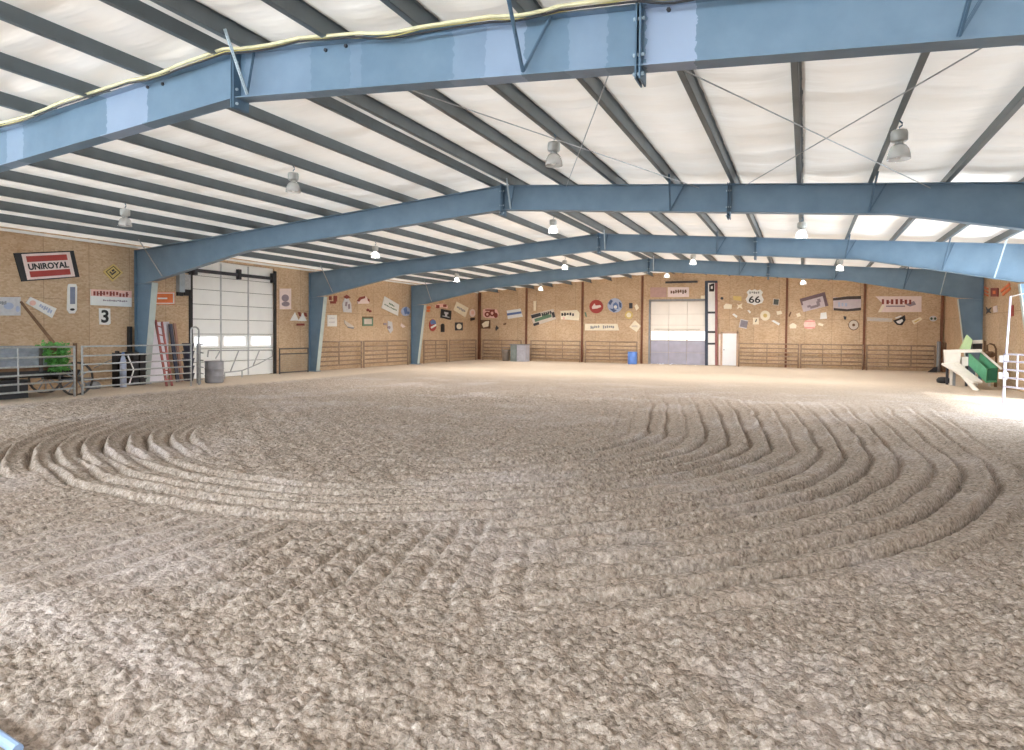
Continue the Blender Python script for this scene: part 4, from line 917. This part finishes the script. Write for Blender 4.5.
# trailing plant on the wagon
LEAF = mat('trailing plant leaf', (98, 164, 82), .6, var=.35, scale=5)
rnd = random.Random(5); mb = MB()
for i in range(1500):
    a = rnd.random(); z = 1.26 - .62 * a ** 1.1; wd = .29 * (1 - .5 * a)
    p = Vector((-16.3 + rnd.uniform(-.16, .1), 9.9 + rnd.uniform(-wd, wd) * 1.1 + .12 * a, z + rnd.uniform(-.05, .05)))
    d = Vector((rnd.uniform(-.4, 1), rnd.uniform(-1, 1), rnd.uniform(-1.3, .5))).normalized() * rnd.uniform(.06, .11); sd = d.cross(Vector((rnd.random(), rnd.random(), rnd.random()))).normalized() * .024
    mb.add([p, p + d * .5 + sd, p + d, p + d * .5 - sd], [(0, 1, 2, 3)])
t = thing('trailing_plant', 'bushy green trailing plant hanging over the front of the old wagon', 'plant', (-16.3, 9.86, .6))
obj('foliage', mb, LEAF, t)
mb = MB(); mb.lathe((-16.32, 9.86, 1.0), [(.08, 0), (.11, .16), (.12, .18)], 14); obj('basket', mb, BROWN, t)
a = LW(21, 302, .05); bq = LW(55.5, 345.5, 0, -16.9)
mb = MB(); mb.tube([a, a.lerp(bq, .5), bq, bq + (bq - a) * .12], [.03, .036, .042, .045], 8); tag(obj('leaning_pole', mb, BROWN), 'dark wooden pole leaning from the old wagon to the wall', 'pole')
mb = MB(); mb.tube([(-16.16, 10.3, 0), (-16.16, 10.3, 1.28)], .045, 8); tag(obj('fence_post', mb, BROWN), 'dark brown fence post between the wagon and the open fence panel', 'post')
a = LW(94, 368, 0, -17.2); bq = LW(114, 358.4, .03); mb = MB(); mb.tube([a, bq], .012, 6); tag(obj('stick', mb, GREY), 'thin grey stick leaning on the wall right of the wagon wheel', 'stick')
def gnd(px, py): 
    d = ray(px, py); tt_ = -EYE / d[2]; return Vector((d[0] * tt_, d[1] * tt_, 0))
mb = MB(); p = Vector((-17.6, 11.7, 0)); mb.lathe(p, [(.05, 0), (.17, .02), (.2, .1), (.14, .19), (.04, .22)], 9); tag(obj('small_rock', mb, GREY, smooth=True), 'small grey rock on the ground right of the wagon', 'pan')  # rounded lump for a small rock
# upright odds and ends by the near column
def upright(pxl, pxr, ytop, X, m, label, name, cat, depth_=.25, zb=0, parent=None):
    yl = LW(pxl, 360, 0, X).y; yr = LW(pxr, 360, 0, X).y; z = LW((pxl + pxr) / 2, ytop, 0, X).z
    return yl, yr, z
yl, yr, z = upright(115.5, 120, 351, -17.7, BLACK, '', '', '')
mb = MB(); mb.box((-17.85, yl, 0), (-17.6, yr, z - .05)); mb.box((-17.8, yl + .05, z - .05), (-17.65, yr - .05, z)); tag(obj('black_post', mb, BLACK), 'short black post standing left of the pale blue canister', 'post')
t = thing('water_canister', 'pale blue and white canister standing by the near column', 'canister', (-17.5, 12.5, 0))
yl, yr, z = upright(119.6, 126.6, 352, -17.5, None, '', '', '')
ym = (yl + yr) / 2; rr = (yr - yl) / 2 * .8
mb = MB(); mb.lathe((-17.5, ym, 0), [(rr * .9, 0), (rr, .03), (rr, z * .72), (rr * .6, z * .85), (rr * .35, z * .9)], 14); obj('tank', mb, PALEB, t, True)
mb = MB(); mb.lathe((-17.5, ym, 0), [(rr * .4, z * .9), (rr * .45, z * .97), (rr * .3, z)], 12); obj('cap', mb, BLUEP, t, True)
mb = MB(); mb.tube([(-17.25, ym, .1), (-17.2, ym + .1, z * .5), (-17.3, ym, z * .9)], .02, 6); obj('hose', mb, WHITE, t)
yl, yr, z = upright(131, 143.4, 351, -17.9, None, '', '', '')
for k, (a, bq, zz, lab) in enumerate(((0, .42, z, 'black plastic crate stack left of the near column, left one'), (.55, 1, z * .93, 'black plastic crate stack against the near column, right one'))):
    ya, yb_ = yl + (yr - yl) * a, yl + (yr - yl) * bq
    t = thing('crate_stack', lab, 'crate', (-18.0, (ya + yb_) / 2, 0))
    for i in range(4):
        mb = MB(); z0 = zz / 4 * i; mb.box((-18.2, ya, z0), (-17.8, yb_, z0 + zz / 4 - .03)); mb.box((-18.22, ya - .01, z0 + zz / 4 - .07), (-17.78, yb_ + .01, z0 + zz / 4 - .03)); obj('crate', mb, BLACK if i % 2 else DARK, t)
yl, yr, z = upright(131.2, 135.4, 326.5, -18.3, None, '', '', '')
mb = MB(); mb.box((-18.48, yl, 0), (-18.36, yr - .05, z)); tag(obj('dark_board', mb, BLACK), 'tall black board leaning on the wall just left of the near column', 'board')
# white board, red ladder, dark planks
wb = [LW(153.2, 322.5, .05), LW(168.6, 322, .05), LW(166.5, 382, 0, -18.12), LW(147.6, 384, 0, -18.12)]
for p in wb[2:]: p.z = .01
mb = MB(); mb.hexa(wb, [p + Vector((.03, 0, .01)) for p in wb]); tag(obj('white_board', mb, mat('white lilac board', (234, 230, 238), .5, var=.04)), 'tall white board leaning on the wall behind the red ladder', 'board')
t = thing('ladder', 'red steel ladder leaning on the wall in front of the white board', 'ladder', (-17.0, 13.4, 0))
LRED = mat('ladder red', (168, 96, 92), .6, var=.12)
la = [LW(155.6, 320.6, .3), LW(166.8, 385.6, 0, -16.75)]; lb = [LW(161.8, 322.6, .3), LW(172, 382.6, 0, -16.75)]
la[1].z = .0; lb[1].z = .0
for l in (la, lb): mb = MB(); mb.bar(l[0], l[1], .05, .09); obj('stile', mb, LRED, t)
for i in range(7):
    f = (i + .6) / 7.3; mb = MB(); mb.tube([la[0].lerp(la[1], f), lb[0].lerp(lb[1], f)], .018, 8); obj('rung', mb, LRED, t)
for (pa, ptop, m, w, lab) in ((170.4, 324, mat('blue black plank', (62, 64, 84), .6), .12, 'blue black plank standing against the wall right of the ladder'), (174.4, 323.4, mat('rosy brown plank', (160, 122, 108), .7), .08, 'rosy brown plank standing against the wall, right of the blue black plank')):
    a = LW(pa, ptop, .2); bq = Vector((XL + .5, a.y + .02, 0)); mb = MB(); mb.bar(a, bq, w, .04, (1, 0, 0)); tag(obj('plank', mb, m), lab, 'plank')
t = thing('bucket_stack', 'stack of dark blue buckets standing left of the white overhead door', 'buckets', (-18.05, 15.25, 0))
yq = LW(188.4, 360, 0, -18.05).y
for i in range(5):
    mb = MB(); z0 = .24 * i; mb.lathe((-18.05, yq, z0), [(.13, 0), (.17, .21), (.185, .22), (.185, .245), (.16, .245)], 16); bk = obj('bucket', mb, mat('dark slate bucket', (74, 76, 90), .5), t, True)
# grey barrel
def barrel(p, R, Hh, m, label, name='barrel', lid=None):
    t = thing(name, label, 'barrel', tuple(p))
    mb = MB(); mb.lathe(p, [(R * .92, 0), (R, .04), (R, Hh * .3), (R * 1.04, Hh * .33), (R, Hh * .36), (R, Hh * .63), (R * 1.04, Hh * .66), (R, Hh * .69), (R, Hh * .95), (R * .94, Hh)], 22); obj('drum', mb, m, t, True)
    mb = MB(); mb.tube([p + Vector((R * .97 * math.cos(2 * math.pi * i / 24), R * .97 * math.sin(2 * math.pi * i / 24), Hh)) for i in range(24)], .018, 6, True); obj('rim', mb, lid or m, t)
    return t
barrel(Vector((-16.75, 14.95, 0)), .27, .66, mat('weathered grey drum', (142, 140, 144), .6, var=.15), 'weathered grey barrel at the end of the near left fence')
barrel(Vector((FWL(632.4, 358, .95).x, YF - .95, 0)), .25, .66, mat('bright blue drum', (104, 146, 224), .5, var=.08), 'bright blue plastic barrel left of the far overhead door')
# manure drag frame before the overhead door
t = thing('pipe_drag', 'slanting silver pipe frame standing before the white overhead door', 'frame', (-17.9, 17.0, 0))
def PF(px, py): return LW(px, py, 0, -17.9)
segs = [('top_bar', [(208.4, 350.4), (272.4, 350.2)]), ('end_bar', [(272.4, 350.2), (272.4, 356.4), (258, 364), (242, 370.6), (224.6, 372.6)]), ('left_bar', [(208.4, 350.4), (207.6, 357)]), ('strut', [(220.4, 350.4), (215.6, 358.6)]), ('strut', [(238.8, 350.4), (230.4, 371.6)]), ('strut', [(259.4, 350.4), (252.8, 366.4)])]
for nm, q in segs: mb = MB(); mb.tube([PF(*p) for p in q], .022, 8); obj(nm, mb, GALV, t, True)
for q in ((242, 370.6), (224.6, 372.6)):
    p = PF(*q); mb = MB(); mb.tube([p, (p.x, p.y, 0)], .02, 8); obj('foot', mb, GALV, t)
# mesh panel
t = thing('mesh_panel', 'dark pipe framed mesh panel right of the white overhead door', 'panel', (-18.1, 20.2, 0))
Xm = -18.1; yl, yr = LW(279.6, 360, 0, Xm).y, LW(308, 360, 0, Xm).y; zt = LW(290, 348.6, 0, Xm).z
mb = MB(); mb.tube([(Xm, yl, 0), (Xm, yl, zt), (Xm, yr, zt), (Xm, yr, 0)], .028, 8); mb.tube([(Xm, yl, zt - .2), (Xm, yr, zt - .2)], .022, 8); mb.tube([(Xm, yl, .05), (Xm, yr, .05)], .02, 8); obj('pipe_frame', mb, IRON, t)
mb = MB(); z = .08
while z < zt - .22: mb.bar((Xm, yl, z), (Xm, yr, z), .008); z += .07
y = yl + .07
while y < yr: mb.bar((Xm, y, .05), (Xm, y, zt - .2), .008); y += .07
obj('wire_mesh', mb, mat('grey tan wire', (166, 154, 136), .6), t)
# grey bins in the far left
Y_b = YF - 1.25
def bx(px): 
    d = ray(px, 355); return d[0] * Y_b / d[1]
t = thing('grey_bin', 'tall two tone grey bin near the far left corner', 'bin', (bx(520), Y_b, 0))
x0, xm, x1 = bx(512.4), bx(519), bx(527.6)
mb = MB(); mb.box((x0, Y_b - .3, 0), (xm, Y_b + .3, .98)); obj('side_panel', mb, mat('green grey bin', (128, 138, 136), .6), t)
mb = MB(); mb.box((xm, Y_b - .32, 0), (x1, Y_b + .3, .95)); obj('front_panel', mb, mat('lilac grey bin', (178, 178, 188), .6), t)
mb = MB(); mb.box((x0 - .03, Y_b - .35, .95), (x1 + .03, Y_b + .33, 1.0)); obj('lid', mb, GREY, t)
t = thing('feed_tub', 'low grey tub left of the tall grey bin', 'tub', (bx(506), Y_b, 0))
mb = MB(); mb.lathe((bx(506), Y_b, 0), [(.2, 0), (.24, .6), (.26, .62), (.26, .66), (.22, .66)], 16); obj('tub', mb, mat('taupe tub', (150, 140, 132), .6), t, True)
mb = MB(); mb.tube([(bx(506) - .26, Y_b, .62), (bx(506) - .2, Y_b, .78), (bx(506) + .2, Y_b, .78), (bx(506) + .26, Y_b, .62)], .012, 6); obj('handle', mb, GREY, t)

# ------------------------------------------------------------------ right side: white and green chute
CH = thing('cattle_chute', 'white and green timber chute standing before the far right column', 'chute', (4.9, 26.5, 0))
CWH = mat('chalk white paint', (240, 236, 228), .6, var=.04); CGR = mat('chute green', (86, 160, 122), .5, var=.1); CDG = mat('deep green', (36, 104, 76), .6); CLG = mat('pale leaf green', (186, 214, 160), .6, var=.06)
def pt(px, py, Yd):
    d = ray(px, py); k = Yd / d[1]; return Vector((d[0] * k, Yd, EYE + d[2] * k))
def slab(q, m, nm, dvec):
    mb = MB(); mb.hexa(q, [p + Vector(dvec) for p in q]); return obj(nm, mb, m, CH)
slab([pt(945, 350, 26.6), pt(982, 349.4, 25.6), pt(982, 352.4, 25.6), pt(945, 353, 26.6)], CWH, 'top_board', (.05, .6, 0))
slab([pt(945.6, 353, 26.6), pt(961, 353, 26.2), pt(960, 364, 26.2), pt(946, 363, 26.6)], CWH, 'side_board', (.02, .5, 0))
slab([pt(962.4, 357, 26.1), pt(968.4, 357, 26.0), pt(968, 368, 26.0), pt(962, 367, 26.1)], CWH, 'side_board', (.02, .4, 0))
slab([pt(941.6, 363, 26.3), pt(957, 361.6, 26.3), pt(982.6, 381.4, 24.4), pt(973, 381.4, 24.4)], CWH, 'ramp_board', (.0, .05, -.06))
slab([pt(950, 364.4, 26.0), pt(954, 364, 26.0), pt(978.4, 390, 24.0), pt(973.8, 391.4, 24.0)], CWH, 'ramp_rail', (.06, .06, -.02))
slab([pt(979, 351, 25.8), pt(982, 351, 25.8), pt(1001.4, 367.6, 24.6), pt(1000.4, 369.4, 24.6)], CWH, 'ramp_rail', (.04, .05, -.02))
g0 = [pt(969, 353, 25.7), pt(981, 352.6, 25.7), pt(997.6, 367.6, 24.7), pt(987, 369, 24.7)]
g1 = [pt(968.6, 364, 25.7), pt(979, 364, 25.7), pt(996.6, 381, 24.7), pt(986, 381.6, 24.7)]
mb = MB(); b0 = g0; mb.hexa([b0[0], b0[3], g1[3], g1[0]], [p + Vector((.04, .06, 0)) for p in (b0[0], b0[3], g1[3], g1[0])]); obj('green_side', mb, CGR, CH)
mb = MB(); mb.hexa([b0[1] + Vector((0, .1, 0)), b0[2] + Vector((0, .1, 0)), g1[2] + Vector((0, .1, 0)), g1[1] + Vector((0, .1, 0))], [p + Vector((.04, .16, 0)) for p in (b0[1], b0[2], g1[2], g1[1])]); obj('green_side', mb, CGR, CH)
mb = MB(); q = [g0[3], g0[2], g1[2], g1[3]]; mb.hexa([p + Vector((.02, .04, 0)) for p in q], [p + Vector((.03, .1, 0)) for p in q]); obj('end_gate', mb, CDG, CH)
mb = MB(); q = [g1[0], g1[1], g1[2], g1[3]]; mb.hexa(q, [p + Vector((0, 0, -.04)) for p in q]); obj('green_floor', mb, CGR, CH)
slab([pt(960.4, 349, 26.9), pt(967.4, 334.8, 26.9), pt(972.6, 340, 26.7), pt(970.4, 349.4, 26.7)], CLG, 'roof_panel', (.03, .35, .0))
mb = MB(); mb.bar(pt(973, 342, 26.9), pt(982.6, 341.6, 26.8), .1, .12); obj('cross_beam', mb, CWH, CH)
mb = MB(); mb.box(tuple(pt(973, 349.4, 27)), tuple(pt(982, 343.6, 27) + Vector((0, .3, 0)))); obj('dark_panel', mb, DARK, CH)
for (a, bq) in (((985, 341), (985, 352)),): mb = MB(); mb.bar(pt(*a, 26.6), pt(*bq, 26.6), .06); obj('upright', mb, BROWN, CH)
hoop = [pt(987.4, 352, 26.4), pt(987.2, 345, 26.4), pt(990, 343.6, 26.4), pt(994, 345, 26.4), pt(996, 349, 26.4), pt(996.2, 363, 26.0)]
mb = MB(); mb.tube(hoop, .03, 8); obj('hoop', mb, BROWN, CH, True)
mb = MB(); mb.lathe(pt(989.4, 357.4, 26.2), [(.1, 0), (.15, .05), (.15, .14), (.08, .2)], 12); obj('winch', mb, BROWN, CH)
for px, py, Yd, m in ((947.4, 364, 26.5, DARK), (951.4, 364, 26.2, CWH), (954.4, 366, 26.0, GREY), (966.6, 366, 26.0, DARK), (977, 364, 26.4, CWH), (990, 366, 26.2, CWH), (996, 366, 26.0, BROWN)):
    p = pt(px, py, Yd); mb = MB(); mb.bar((p.x, p.y, 0), p, .07); obj('leg', mb, m, CH)
mb = MB(); p = pt(943.6, 378, 27.2); p.z = 0; mb.lathe(p, [(.1, 0), (.2, .03), (.22, .12), (.16, .2), (.06, .22)], 12); tag(obj('spare_tyre', mb, BLACK, smooth=True), 'small black tyre lying under the left end of the white chute', 'tyre')
mb = MB(); x = FG(932.5); mb.hexa([(x - .25, yfz - .5, 0), (x + .12, yfz - .5, 0), (x + .14, yfz - .5, .26), (x + .02, yfz - .5, .24)], [(x - .2, yfz - .2, 0), (x + .16, yfz - .2, 0), (x + .16, yfz - .2, .24), (x + .04, yfz - .2, .22)]); tag(obj('rubber_wedge', mb, DARK), 'dark wedge on the ground at the right end of the far fence', 'wedge')
# blue rail end at the very corner of the picture
p, q = gnd(-40, 724), gnd(18, 766); mb = MB(); mb.tube([p + Vector((0, 0, .06)), p.lerp(q, .5) + Vector((0, 0, .06)), q + Vector((0, 0, .06))], .02, 10); tag(obj('pipe_rail', mb, mat('pale blue pipe', (150, 176, 214), .4)), 'pale blue pipe lying at the bottom left corner of the picture', 'pipe')

# ------------------------------------------------------------------ light
w = bpy.data.worlds.new('sky'); SC.world = w; w.use_nodes = True
bg = w.node_tree.nodes['Background']; bg.inputs[0].default_value = (.8, .91, 1.0, 1); bg.inputs[1].default_value = 12.0
sun = bpy.data.lights.new('sun', 'SUN'); sun.energy = 3.2; sun.angle = math.radians(3); sun.color = (1, .96, .9)
so = link(bpy.data.objects.new('sun', sun)); so.rotation_euler = Vector((-.62, .46, -.64)).to_track_quat('-Z', 'Y').to_euler()

SC.view_settings.view_transform = 'Standard'; SC.view_settings.look = 'None'; SC.view_settings.exposure = 0.1; SC.view_settings.gamma = 1; SC.view_settings.use_curve_mapping = False
SC.cycles.use_denoising = True
SC.cycles.max_bounces = 8; SC.cycles.diffuse_bounces = 5; SC.cycles.transparent_max_bounces = 8; SC.cycles.sample_clamp_indirect = 6
SC.cycles.caustics_reflective = False; SC.cycles.caustics_refractive = False
